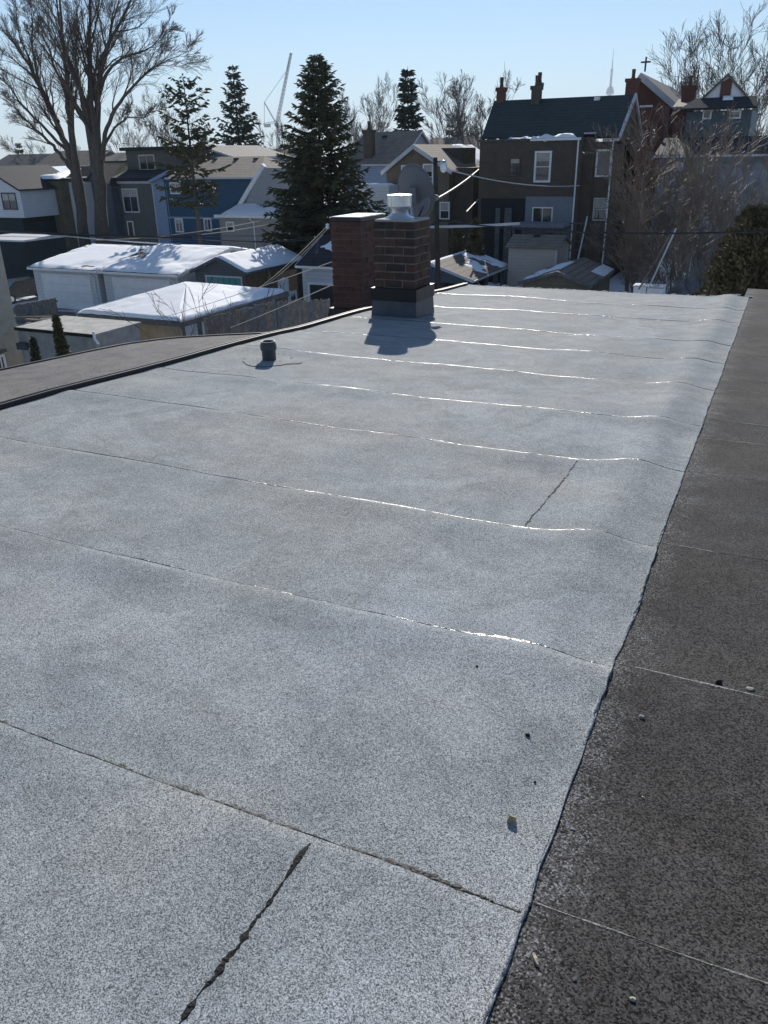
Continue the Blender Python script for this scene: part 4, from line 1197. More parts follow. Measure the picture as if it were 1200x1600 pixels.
# grey addition with snow and white rake
v = V1-3
a, b = at(342, 338, v), at(440, 338, v)
ga = thing('house', 'low grey addition with white fascia and snowy roof at the foot of the blue house', 'building', ((a.x+b.x)/2, v, 0))
wallbox(ga, a.x, b.x, v, v+2.9, 0, a.z, mat('warm_grey_siding', (.30, .28, .26), rough=.8, var=.1))
obj('fascia', MB().box(a.x-.3, b.x, v-.3, v-.02, a.z-.08, a.z+.14), M_WHITE, ga)
snow_on(ga, (a.x, v+2.8, a.z+.8), (b.x, v+2.8, a.z+.8), (b.x, v-.1, a.z+.1), (a.x, v-.1, a.z+.1), .15, 97, cover=.9)
obj('lean_roof', MB().prism([(a.x-.2, v-.1, a.z+.004), (b.x, v-.1, a.z+.004), (b.x, v+2.85, a.z+.7), (a.x-.2, v+2.85, a.z+.7)], (0, 0, .1)), M_SHG_GREY, ga)
win_px(ga, 354, 366, 347, 361, v, n=2, split='h', fw=.1)
downspout(ga, at(397, 350, v).x, v, .1, a.z-.1)
# pale gable wall right of the blue house, half behind the spruce
p0 = [at(371, 328, V1-.4), at(410, 262, V1-.4), at(450, 262, V1-.4), at(450, 328, V1-.4)]
pg = thing('house', 'pale grey house wall with white sloping rake behind the large spruce', 'house', (p0[2].x, V1, 0))
obj('wall', MB().prism([Vector((p0[0].x+.5, V1-.4, 0)), p0[0]+Vector((.5, 0, 0)), p0[1], p0[2], Vector((p0[2].x, V1-.4, 0))], (0, .35, 0)), mat('pale_grey_siding', (.34, .35, .36), rough=.8, var=.08), pg)
obj('rake_board', MB().bar(p0[0], p0[1]+Vector((.2, 0, .2)), .4, .35), M_WHITE, pg)

# snow-topped flat building, olive boards
v = V1-4
t, a, b, z = flat_house('house', 'flat roofed house with olive board wall and snow on top at the far left', 30, 93, 283, v, 8, M_SID_OLIVE, roofm=M_SHG_DARK)
obj('side_wall', MB().box(b.x+.004, at(118, 290, v+1).x, v+1, v+8, 0, at(100, 285, v+1).z), M_SID_WHITE, t)
snow_on(t, at(-60, 263, v+9), at(128, 262, v+9), Vector((at(95, 283, v).x, v-.2, z+.2)), Vector((at(-40, 283, v).x, v-.2, z+.2)), .2, 98, cover=1.6, edge=.02)
win_px(t, 95, 102, 302, 321, v+1, n=1, fw=.05, frame=M_SID_SLATE)
# white gabled house at the far left border
v = V1-8
a, b = at(-60, 300, v), at(31, 300, v)
wl_ = thing('house', 'white sided house with dark roof edge cut off by the left border', 'house', (a.x, v, 0))
sl, th = gable_front(wl_, a.x, b.x, v, v+7, at(10, 340, v).z, at(31, 296, v).z, at(-14, 262, v).z, M_SID_WHITE, M_SHG_DARK, M_SHG_DARK, ov=.25)
wallbox(wl_, a.x, b.x-.6, v+.2, v+7, 0, at(10, 340, v).z-.01, M_SID_DGREEN, 'ground_floor')
win_px(wl_, 2, 28, 302, 327, v, n=2, fw=.1, frame=M_SID_SLATE)
# dark green shed at the left border
v = 44
a, b = at(-50, 378, v), at(37, 378, v)
dg = thing('shed', 'dark green board shed at the left border beside the white garages', 'shed', (b.x-2, v, 0))
wallbox(dg, a.x, b.x, v, v+4, 0, b.z, M_SID_DGREEN)
obj('roof', MB().box(a.x, b.x+.1, v-.15, v+4.1, b.z+.003, b.z+.12), M_OFFWHITE, dg)
# little lean-to roof above the garage ridge
v = 47.5
a = at(92, 385, v)
lt = thing('shed', 'small grey roofed shed peeking out behind the left white garage', 'shed', (a.x, v, 0))
obj('roof', MB().prism([at(62, 394, v), at(80, 394, v), at(102, 377, v+2), at(86, 377, v+2)], (0, 0, .1)), M_FLASH, lt)
obj('wall', MB().box(at(63, 396, v).x, at(98, 396, v).x, v+.2, v+2, 0, at(62, 394, v).z-.02), M_SID_SLATE, lt)

# stucco building and low concrete annex, near left
v = 23
e = at(18, 470, v)
sb = thing('building', 'grey beige stucco building cut off by the left border', 'building', (e.x-2, v-3, 0))
wallbox(sb, e.x-6, e.x, v-7, v, 0, 7.6, M_STUCCO)
wa, wb = at_u(-9, 556, e.x), at_u(12, 584, e.x)
wf_ = obj('window', MB().box(e.x+.003, e.x+.06, wa.y, wa.y+.1, wb.z, wa.z).box(e.x+.003, e.x+.06, wb.y-.1, wb.y, wb.z, wa.z).box(e.x+.003, e.x+.06, wa.y+.1, wb.y-.1, wa.z-.1, wa.z).box(e.x+.003, e.x+.06, (wa.y+wb.y)/2-.03, (wa.y+wb.y)/2+.03, wb.z, wa.z-.1), M_WHITE, sb)
obj('pane', MB().box(e.x+.002, e.x+.03, wa.y+.1, wb.y-.1, wb.z, wa.z-.1), M_GLASS, wf_)
obj('window_hood', MB().box(e.x+.003, e.x+.12, wa.y-.1, wb.y+.1, wa.z+.06, wa.z+.16), M_WOODG, sb)
for y in (500, 520):
    z = at_u(20, y, e.x).z
    obj('stucco_joint', MB().box(e.x+.002, e.x+.012, v-7, v, z-.015, z+.015), M_CONC, sb)
v = 22
a, b = at(28, 522, v), at(146, 516, v)
an = thing('annex', 'low concrete block annex with pale flat roof beside the stucco building', 'building', ((a.x+b.x)/2, v, 0))
za = (a.z+b.z)/2
wallbox(an, a.x, b.x, v, v+2.4, 0, za, mat('block_wall', (.34, .335, .31), rough=.9, var=.25, scale=2.5, bump=.4, bscale=20))
obj('roof', MB().box(a.x-.05, b.x+.06, v-.06, v+2.5, za+.002, za+.07), M_CONC, an)
obj('roof_edge', MB().box(a.x-.05, b.x+.07, v-.09, v-.063, za-.05, za+.075), M_FLASHD, an)
obj('duct_hood', MB().box(at(33, 545, v).x, at(47, 545, v).x, v-.2, v-.004, at(40, 545, v).z, at(40, 535, v).z), M_FLASH, an)
obj('downspout', MB().tube([at(146, 518, v-.1), at(148, 530, v-.1), at(154, 537, v-.2)], .05, 7), M_WHITE, an, True)

# board fence in front of the white garages
fa, fb = at(22, 477, 33.0), at(87, 465, 33.6)
fe = thing('board_fence', 'short grey board fence standing in front of the left white garage', 'fence', ((fa.x+fb.x)/2, 33, 0))
nb = 26; r = random.Random(31)
for k in range(nb):
    t = k/nb; p = fa.lerp(fb, t); q = fa.lerp(fb, t+.88/nb); ht = p.z+r.uniform(-.03, .03)
    obj('board', MB().slab((p.x, p.y, .05), (q.x, q.y, .05), (q.x, q.y, ht), (p.x, p.y, ht), .03), r.choice([M_WOODG, M_WOOD, M_WOODG]), fe)
obj('rail', MB().bar((fa.x, fa.y+.07, fa.z-.2), (fb.x, fb.y+.07, fb.z-.2), .05, .1), M_WOODG, fe)
# grey board fence in front of hip garage, right
fa, fb = at(318, 498, 22.0), at(430, 470, 24.5)
fe2 = thing('board_fence', 'tall weathered board fence before the right wall of the snowy hip garage', 'fence', ((fa.x+fb.x)/2, 23, 0))
nb = 26; r = random.Random(33)
for k in range(nb):
    t = k/nb; p = fa.lerp(fb, t); q = fa.lerp(fb, t+.9/nb); ht = p.z+r.uniform(-.04, .04)
    obj('board', MB().slab((p.x, p.y, .05), (q.x, q.y, .05), (q.x, q.y, ht), (p.x, p.y, ht), .03), r.choice([M_WOODG, M_WOODG, M_WOOD]), fe2)
fa, fb = at(432, 472, 24.6), at(515, 468, 27.0)
fe3 = thing('board_fence', 'dark vertical board fence between hip garage and red chimney', 'fence', ((fa.x+fb.x)/2, 26, 0))
for k in range(nb):
    t = k/nb; p = fa.lerp(fb, t); q = fa.lerp(fb, t+.9/nb); ht = p.z+r.uniform(-.04, .04)
    obj('board', MB().slab((p.x, p.y, .05), (q.x, q.y, .05), (q.x, q.y, ht), (p.x, p.y, ht), .03), r.choice([M_WOODG, M_WOOD, M_WOODG]), fe3)

# parked car by the green shed
def car(loc, heading, label):
    t = thing('parked_car', label, 'car', loc)
    M_CAR = mat('dark_car_paint', (.015, .017, .022), rough=.25, var=.1, spec=.6)
    c, s = math.cos(heading), math.sin(heading)
    def T(x, y, z): return (loc[0]+x*c-y*s, loc[1]+x*s+y*c, loc[2]+z)
    prof = [(-2.2, .35), (-2.2, .75), (-1.3, .92), (-.75, 1.4), (.8, 1.42), (1.6, .98), (2.15, .9), (2.2, .35)]
    mb = MB(); n = len(prof)
    for y in (-.85, .85):
        for x, z in prof:
            mb.v.append(T(x, y*(.86 if z > 1.2 else 1), z))
    mb.f.append(tuple(range(n))); mb.f.append(tuple(range(2*n-1, n-1, -1)))
    for i in range(n):
        j = (i+1) % n; mb.f.append((i, n+i, n+j, j))
    obj('body', mb, M_CAR, t)
    for sx in (-1.35, 1.35):
        for sy in (-.8, .8):
            w = MB(); ring = []
            w.tube([T(sx, sy-.1, .32), T(sx, sy+.1, .32)], .32, 16)
            wo = obj('wheel', w, M_BLACK, t)
            obj('rim', MB().tube([T(sx, sy-.115, .32), T(sx, sy+.115, .32)], .19, 12), M_GALV, wo)
    for sy in (-.6, .6):
        obj('headlight', MB().tube([T(-2.21, sy, .68), T(-2.15, sy, .68)], .1, 10), M_WHITE, t)
    obj('windscreen', MB().prism([T(-1.28, -.7, .95), T(-1.28, .7, .95), T(-.79, .66, 1.36), T(-.79, -.66, 1.36)], (-.02*c, -.02*s, .01)), M_GLASS, t)
    return t
cp = at(33, 470, 39)
car((cp.x-.3, 39.6, .01), rad(75), 'dark parked car in shade between green shed and fence')

# timber and junk in the yard by the annex
for k, (x, y, v, L, w, ang, lab) in enumerate([
    (45, 497, 27, 2.6, .2, .2, 'grey plank lying left of the scrap heap in the yard'),
    (75, 503, 26, 3.0, .22, -.1, 'long pale plank lying across the yard scrap heap'),
    (98, 499, 26.5, 2.2, .25, .3, 'short pale plank on the right of the yard scrap heap')]):
    p = at(x, y, v)
    o = single('scrap_plank', lab, 'plank', MB().bar((p.x-L/2*math.cos(ang), v-L/2*math.sin(ang), p.z), (p.x+L/2*math.cos(ang), v+L/2*math.sin(ang), p.z+.1), w, .06), M_WOOD)
p = at(75, 507, 27)
hz_ = thing('scrap_heap', 'low heap of dark scrap and rubble in the yard behind the annex', 'scrap heap', (p.x, 27, 0))
r = random.Random(44)
for k in range(40):
    x = p.x+r.uniform(-3.2, 3.2); y = 27+r.uniform(-1.5, 1.5); z = r.uniform(.1, p.z)
    ang = r.uniform(0, 3.1); L = r.uniform(.3, 1.4)
    obj('scrap_piece', MB().bar((x-L/2*math.cos(ang), y-L/2*math.sin(ang), z), (x+L/2*math.cos(ang), y+L/2*math.sin(ang), z+r.uniform(-.2, .3)), r.uniform(.06, .3), r.uniform(.04, .2)), r.choice([M_WOOD, M_WOODG, M_BLACK, M_CONC]), hz_)
obj('mound', MB().lathe([(4, 0), (2.6, p.z*.5), (1.2, p.z*.8), (0, p.z*.85)], (p.x, 27, 0), 12), mat('yard_dirt', (.05, .045, .04), rough=.95, var=.4, scale=2, bump=.6, bscale=8), hz_)

# ------------------------------------------------------------------ right hand background
# brick gabled hall with cross
v = 75
a, p, b = at(966, 158, v), at(1003, 110, v), at(1058, 165, v)
ch = thing('church', 'red brick gabled hall with white rake boards and cross on its peak', 'church', (p.x, v, 0))
sl, th = gable_front(ch, a.x, b.x, v, v+22, 0, min(a.z, b.z), p.z-.3, M_BRK_RED, M_SHG_GREY, M_OFFWHITE, ov=.4, up=p.x, rake=.55)
cx = at(1008, 108, v)
obj('cross', MB().box(cx.x-.06, cx.x+.06, v-.06, v+.06, p.z-.1, at(1008, 89, v).z).box(cx.x-.38, cx.x+.38, v-.05, v+.05, at(1008, 97, v).z-.06, at(1008, 97, v).z+.06), M_BLACK, ch)
cc = at(985, 150, v-3)
stack_chimney(ch, cc.x, v-2.5, 6, at(985, 128, v-3).z, .9, M_BRK_RED, 1)
obj('lower_roof', MB().box(a.x+1, b.x-.5, v-3.4, v-.05, 0, at(1000, 166, v-3).z), M_BRK_RED, ch)
obj('roof_bracket', MB().box(at(1000, 166, v-3.5).x, at(1020, 166, v-3.5).x, v-3.7, v-3.5, at(1000, 168, v-3.5).z, at(1000, 165, v-3.5).z), M_WHITE, ch)
# white gable with brick strip
v = 66
a, p, b = at(1092, 158, v), at(1138, 116, v), at(1172, 156, v)
kg = thing('house', 'house with white peaked gable split by a red brick strip', 'house', (p.x, v, 0))
gable_front(kg, a.x, b.x, v, v+9, at(1100, 162, v).z, at(1100, 160, v).z, p.z-.05, M_WHITE, M_SHG_DARK, M_SHG_BROWN, ov=.15, up=p.x, rake=.2)
s0, s1 = at(1127, 130, v-.1), at(1140, 157, v-.1)
obj('brick_strip', MB().prism([(s0.x, v-.08, at(1100, 160, v).z), (s1.x, v-.08, at(1100, 160, v).z), (s1.x, v-.08, p.z-.12), (s0.x, v-.08, p.z-.5)], (0, .07, 0)), M_BRK_RED, kg)
obj('pent_roof', MB().prism([(a.x-1, v-1.6, at(1100, 172, v-1.6).z), (b.x+.6, v-1.6, at(1100, 172, v-1.6).z), (b.x+.4, v-.1, at(1100, 157, v).z), (a.x-.2, v-.1, at(1100, 157, v).z)], (0, 0, .15)), M_SHG_DARK, kg)
wallbox(kg, a.x-.6, b.x+.3, v-1, v+9, 0, at(1100, 172, v-1.6).z-.05, mat('teal_grey_siding', (.10, .13, .15), rough=.8, var=.2), 'lower_wall')
snow_on(kg, at(1128, 155, v-.2), at(1146, 154, v-.2), at(1146, 158, v-.6), at(1128, 159, v-.6), .2, 51, cover=1.2)
win_px(kg, 1100, 1110, 172, 185, v-1, n=1, fw=.1)
win_px(kg, 1141, 1156, 174, 184, v-1, n=1, fw=.1)
cc = at(1076, 150, v+3); stack_chimney(kg, cc.x, v+3, 5, at(1076, 140, v+3).z, .9, M_BRK_RED, 1)
obj('side_wing', MB().box(at(1052, 175, v-1).x, a.x-.62, v-.5, v+8, 0, at(1070, 170, v-1).z), M_BRK_RED, kg)
obj('wing_roof', MB().prism([(at(1050, 175, v-1).x, v-1, at(1070, 170, v-1).z), (a.x-.3, v-1, at(1070, 170, v-1).z), (a.x-.3, v+5, at(1070, 158, v+5).z), (at(1058, 175, v+5).x, v+5, at(1070, 158, v+5).z)], (0, 0, .15)), M_SHG_TAN, kg)
# dark shed roof and pale garage wall behind the thicket
v = 60
a, b = at(1030, 246, v), at(1260, 244, v)
lw = thing('garage', 'long pale garage wall with dark roof behind the bare thicket', 'garage', ((a.x+b.x)/2, v, 0))
wallbox(lw, a.x, b.x, v, v+6, 0, a.z, mat('pale_render', (.24, .245, .255), rough=.9, var=.4, scale=1.2, bump=.4))
obj('roof', MB().prism([(a.x-.3, v-.4, a.z+.005), (b.x, v-.4, a.z+.005), (b.x, v+4, at(1100, 218, v+4).z), (a.x-.3, v+4, at(1100, 218, v+4).z)], (0, 0, .15)), M_SHG_DARK, lw)
obj('gutter', MB().box(a.x-.3, b.x, v-.5, v-.41, a.z-.02, a.z+.12), M_OFFWHITE, lw)
win_px(lw, 1048, 1066, 255, 266, v, n=2, glass=M_CURTAIN, fw=.08, frame=M_OFFWHITE)
downspout(lw, at(1098, 270, v).x, v, .1, a.z, M_OFFWHITE)

# leaning poles, crate and covered heap beyond the roof edge
v = 40
base1, base2, top = at(998, 452, v), at(1012, 452, v), at(1052, 358, v+1)
single('pole', 'slim pale pole leaning, left one of two propped on the overhead cable', 'pole', MB().tube([base1, base1.lerp(top, .5)+Vector((.03, 0, 0)), top], .035, 6), M_WOOD)
single('pole', 'slim pale pole leaning, right one of two propped on the overhead cable', 'pole', MB().tube([base2+Vector((0, .2, 0)), top+Vector((.1, .2, .02))], .04, 6), M_OFFWHITE)
v = 41
c0, c1 = at(990, 448, v), at(1036, 460, v)
cr = thing('storage_box', 'cream storage boxes standing under the leaning poles', 'box', ((c0.x+c1.x)/2, v, 0))
obj('box_body', MB().box(c0.x, c0.x+.6, v, v+.8, 0, c0.z).box(c0.x+.64, c1.x, v, v+.8, 0, c0.z-.03), M_WHITE, cr)
obj('lid', MB().box(c0.x-.03, c1.x+.03, v-.03, v+.83, c0.z+.003, c0.z+.06), M_OFFWHITE, cr)
def lump(name, label, cat, px0, px1, py, v, m, seed, tall=1.0, smooth=False):
    a, b = at(px0, py, v), at(px1, py, v); cx_ = (a.x+b.x)/2; w = (b.x-a.x)/2
    mb = MB(); nf = vnoise(seed); n, k = 28, 12
    for j in range(k+1):
        for i in range(n):
            an_ = 2*math.pi*i/n; q = math.cos(j/k*math.pi/2); hgt = math.sin(j/k*math.pi/2)
            f_ = 1+.5*float(nf(np.float64(3+2*math.cos(an_)+j*.4), np.float64(3+2*math.sin(an_))))
            mb.v.append((cx_+w*q*f_*math.cos(an_), v+1+w*.7*q*f_*math.sin(an_), a.z*hgt*(.85+.3*f_-.15)))
    for j in range(k):
        for i in range(n):
            i2 = (i+1) % n; mb.f.append((j*n+i, j*n+i2, (j+1)*n+i2, (j+1)*n+i))
    return single(name, label, cat, mb, m, None, smooth)
lump('covered_heap', 'dark grey heap under a tarp left of the white bag pile', 'heap', 1030, 1110, 440, 42, mat('grey_tarp', (.12, .12, .125), rough=.7, var=.4, scale=2, bump=.6, bscale=6), 5)
lump('snow_pile', 'crumpled bright white pile next to the bronze cedar', 'snow pile', 1085, 1128, 443, 39, M_SNOW, 8)
lump('snow_pile', 'broad blue shaded snow bank under the thicket', 'snow pile', 1000, 1075, 408, 55, M_SNOW, 9, smooth=True)

# ------------------------------------------------------------------ utility pole, lamp, cables
v = 40
pt, pb_ = at(680, 246, v), at(687, 445, v)
pole = thing('utility_pole', 'dark wooden utility pole right of the brown chimney', 'pole', (pb_.x, v, 0))
obj('post', MB().tube([(pb_.x, v, 0), (pt.x, v, pt.z)], [.15, .11], 10), M_BARKD, pole, True)
lp = at(693, 260, v-.3)
lamp = obj('lamp_head', MB().lathe([(0, .28), (.12, .27), (.16, .15), (.17, .0), (.17, -.04)], (lp.x, v-.3, lp.z), 16), M_GALV, pole, True)
obj('lamp_lens', MB().lathe([(.165, -.04), (.17, -.1), (.12, -.24), (0, -.3)], (lp.x, v-.3, lp.z), 16), M_WHITE, lamp, True)
obj('lamp_arm', MB().bar((pt.x, v, lp.z+.2), (lp.x, v-.3, lp.z+.24), .05), M_BLACK, pole)
def cable(label, a, b, sag, r, m, n=16):
    a = Vector(a); b = Vector(b); pts = []
    for i in range(n+1):
        t = i/n; p = a.lerp(b, t); p.z -= sag*4*t*(1-t); pts.append(p)
    return single('overhead_cable', label, 'cable', MB().tube(pts, r, 5), m)
cable('thick black overhead cable running from the pole to the right border', at(684, 344, v), at(1290, 357, 30), .35, .035, M_CABLE)
cable('grey insulated cable bundle just behind the pole above the carport', at(560, 352, 41), at(812, 349, 41.5), .12, .07, M_OFFWHITE)
cable('cream cable rising from the pole to the dark brick house', at(684, 310, v), at(748, 265, 56.8), .1, .055, M_CABLEW)
cable('short cream cable end near the dark porch', at(729, 331, 50), at(747, 312, 56.7), .0, .05, M_CABLEW)
cable('twisted silver cable from the pole lamp across the brick facade', at(700, 265, v), at(905, 290, 56.8), .3, .03, M_OFFWHITE)
cable('cream cable from the red chimney sagging down to the left', (cl0-.03, 10.17, zt2-.06), at(382, 462, 26), .12, .007, M_CABLEW)
cable('second thin cream cable beside the sagging one', (cl0-.03, 10.19, zt2-.09), at(402, 452, 26), .10, .005, M_CABLEW)
cable('straight white cable crossing in front of the teal door garage', at(530, 405, 14), at(240, 500, 23), .05, .008, M_CABLEW)
cable('thin cable low behind the fence near the red chimney', at(530, 440, 14), at(360, 512, 20), .02, .01, M_CABLEW)
cable('black cable bundle low along the lane behind the white garages', at(-40, 358, 46.5), at(300, 372, 47), .1, .09, M_CABLE)
cable('black cable running on along the lane to the pole', at(300, 372, 47), at(680, 350, v), .5, .05, M_CABLE)
cable('pale cable above the left garage ridge', at(75, 366, 47), at(330, 384, 46.6), .1, .045, M_OFFWHITE)
cable('white service cable from blue house towards the spruce', at(150, 375, 47), at(405, 345, 48), .25, .035, M_CABLEW)
cable('lower white service cable near the grey addition', at(315, 366, 47.5), at(420, 350, 47.6), .05, .03, M_CABLEW)
cable('thin dark wire crossing before the grey addition', at(240, 367, 47), at(520, 366, 47.6), .1, .025, M_CABLE)
cable('thin slanting wire from the grey green house wall', at(178, 290, 61), at(196, 335, 60), .0, .03, M_CABLE)

# ------------------------------------------------------------------ vegetation
def rot_about(d, ax, ang):
    return (Matrix.Rotation(ang, 3, ax) @ d)

def grow(mb, p, d, L, r0, level, maxl, R, cfg, fine):
    """one limb and its children"""
    n = max(2, cfg['seg'][min(level, len(cfg['seg'])-1)])
    pts = [p.copy()]; rs = [r0]; dd = d.copy()
    for i in range(n):
        j = cfg['jit'][min(level, len(cfg['jit'])-1)]
        dd = (dd + Vector((R.gauss(0, j), R.gauss(0, j), R.gauss(0, j) + cfg['trop']))).normalized()
        p = p + dd*(L/n); pts.append(p.copy()); rs.append(max(cfg['rmin'], r0*(1-.75*(i+1)/n)))
    tgt = mb if level < cfg['fine_from'] else fine
    tgt.tube(pts, rs, 5 if level < 2 else 3, cap=False)
    if level >= maxl: return
    spawn(mb, pts, rs, L, level, maxl, R, cfg, fine)

def spawn(mb, pts, rs, L, level, maxl, R, cfg, fine, t0=.25):
    k = cfg['kids'][min(level, len(cfg['kids'])-1)]
    n = len(pts)-1
    for c in range(k):
        t = t0 + (1-t0)*(c+R.random())/k; x = min(t*n, n-1e-4); i = int(x)
        q = pts[i].lerp(pts[i+1], x-i); dr = (pts[i+1]-pts[i]).normalized()
        ax = dr.orthogonal().normalized(); ax = rot_about(ax, dr, R.uniform(0, 2*math.pi))
        nd = rot_about(dr, ax, R.uniform(*cfg['ang']))
        nd = Vector((nd.x, nd.y*cfg.get('flat', 1), nd.z)).normalized()
        rr = (rs[i]*(1-(x-i))+rs[i+1]*(x-i))
        grow(mb, q, nd, L*cfg['ratio']*R.uniform(.6, 1.15)*(1.15-.5*t), max(cfg['rmin'], rr*cfg['rr']), level+1, maxl, R, cfg, fine)

def bare_tree(name, label, base, stems, cfg, seed, maxl, mt=None, mf=None, group=None):
    """stems: list of (points, radius)"""
    R = random.Random(seed); t = thing(name, label, 'tree' if 'shrub' not in name else 'shrub', base, group)
    mb = MB(); fine = MB()
    for pts, r in stems:
        pts = [Vector(p) for p in pts]
        # refine the path
        q = []
        for a, b in zip(pts[:-1], pts[1:]):
            for i in range(4): q.append(a.lerp(b, i/4) + Vector((R.gauss(0, .05), R.gauss(0, .05), 0))*(1 if q else 0))
        q.append(pts[-1])
        n = len(q); rs = [max(cfg['rmin'], r*(1-.93*i/(n-1))**cfg.get('tap', 1.0)) for i in range(n)]
        mb.tube(q, rs, 8, cap=False)
        L = sum((a-b).length for a, b in zip(q[:-1], q[1:]))
        spawn(mb, q, rs, L*cfg.get('l0', .55), 0, maxl, R, cfg, fine, cfg.get('t0', .25))
    obj('trunk', mb, mt or M_BARK, t, True)
    if fine.v: obj('crown', fine, mf or M_TWIG, t)
    return t

def simple_bare(name, label, px, py_top, v, seed, spread=.35, nst=4, maxl=3, kids=(9, 7, 5), group=None, mt=None, mf=None, r0=None, zb=0.0):
    top = at(px, py_top, v); H = top.z - zb; R = random.Random(seed)
    base = Vector((top.x, v, zb))
    stems = []
    for k in range(nst):
        a = 2*math.pi*k/nst + R.uniform(-.4, .4); s = spread*H*R.uniform(.5, 1.1)*(0 if k == 0 else 1)
        hh_ = H*R.uniform(.78, 1.0)
        stems.append(([base + Vector((.03*k, 0, 0)), base + Vector((s*.12*math.cos(a), s*.12*math.sin(a), hh_*.25)), base + Vector((s*.5*math.cos(a), s*.5*math.sin(a), hh_*.6)), base + Vector((s*math.cos(a), s*math.sin(a), hh_))], (r0 or H*.014)*(1 if k == 0 else .7)))
    cfg = dict(seg=(4, 3, 2), jit=(.06, .08, .09), trop=.06, kids=kids, ang=(.25, .7), ratio=.6, rr=.5, rmin=.004+v*.00013, fine_from=2, l0=.5, t0=.22)
    return bare_tree(name, label, tuple(base), stems, cfg, seed, maxl, mt, mf, group)

# the big bare tree
v = 53.0
def P(x, y, dv=0): return at(x, y, v+dv)
g0 = lambda x: Vector((at(x, 372, v).x, v, 0))
big = [([g0(128), P(120, 290), P(104, 228), P(84, 180), P(60, 130, -1), P(28, 75, -1), P(-10, 30, -2)], 0.400),
       ([g0(131), P(124, 290), P(113, 220), P(106, 150, 1), P(100, 80, 1), P(92, -20, 2), P(84, -90, 2)], 0.420),
       ([g0(152), P(152, 290), P(142, 220), P(126, 140, -1), P(106, 90, -1), P(92, 30, -1), P(80, -70, -1)], 0.420),
       ([g0(157), P(156, 290), P(147, 220), P(141, 140), P(140, 70, 1), P(142, 0, 1), P(150, -100, 1)], 0.500),
       ([g0(158), P(158, 290), P(152, 215), P(151, 150, 1), P(160, 90, 1), P(182, 45, 1), P(205, 0, 1), P(230, -60, 1)], 0.440),
       ([P(160, 250), P(164, 210), P(180, 170, -1), P(212, 130, -1), P(235, 108, -1), P(268, 92, -1), P(295, 80, -1)], 0.208),
       ([P(154, 155, 1), P(165, 115), P(190, 90), P(225, 80), P(245, 65), P(262, 40)], 0.160),
       ([P(113, 265), P(95, 240), P(70, 215, -1), P(42, 190, -1), P(18, 165, -1), P(-10, 140, -1)], 0.192),
       ([P(108, 240), P(75, 205, 1), P(30, 160, 1), P(5, 120, 1), P(-30, 90, 1)], 0.160),
       ([P(160, 232), P(178, 200, 1), P(200, 183, 1), P(226, 184, 1), P(246, 172, 1)], 0.120),
       ([P(125, 140, -1), P(118, 100, -1), P(122, 50, 0), P(118, -40, 0)], 0.128),
       ([P(141, 140), P(150, 110, 2), P(172, 60, 2), P(185, 0, 2), P(190, -60, 2)], 0.136),
       ([P(104, 150, 1), P(85, 100, 2), P(66, 50, 2), P(55, -30, 2)], 0.136),
       ([P(60, 130, -1), P(52, 80, 0), P(50, 20, 0), P(45, -50, 0)], 0.112),
       ([P(90, 190), P(70, 150, 2), P(52, 110, 2), P(30, 50, 2), P(20, -40, 2)], 0.200)]
cfg = dict(seg=(6, 4, 3, 2), jit=(.07, .09, .10, .10), trop=.05, kids=(18, 10, 7, 4), ang=(.22, .72), ratio=.6, rr=.5, rmin=.0095, fine_from=2, l0=.36, t0=.3, tap=1.25)
bare_tree('bare_tree', 'huge multi-trunked bare tree at the left, taller than the picture', tuple(g0(145)), big, cfg, 11, 3, M_BARK, M_TWIG)

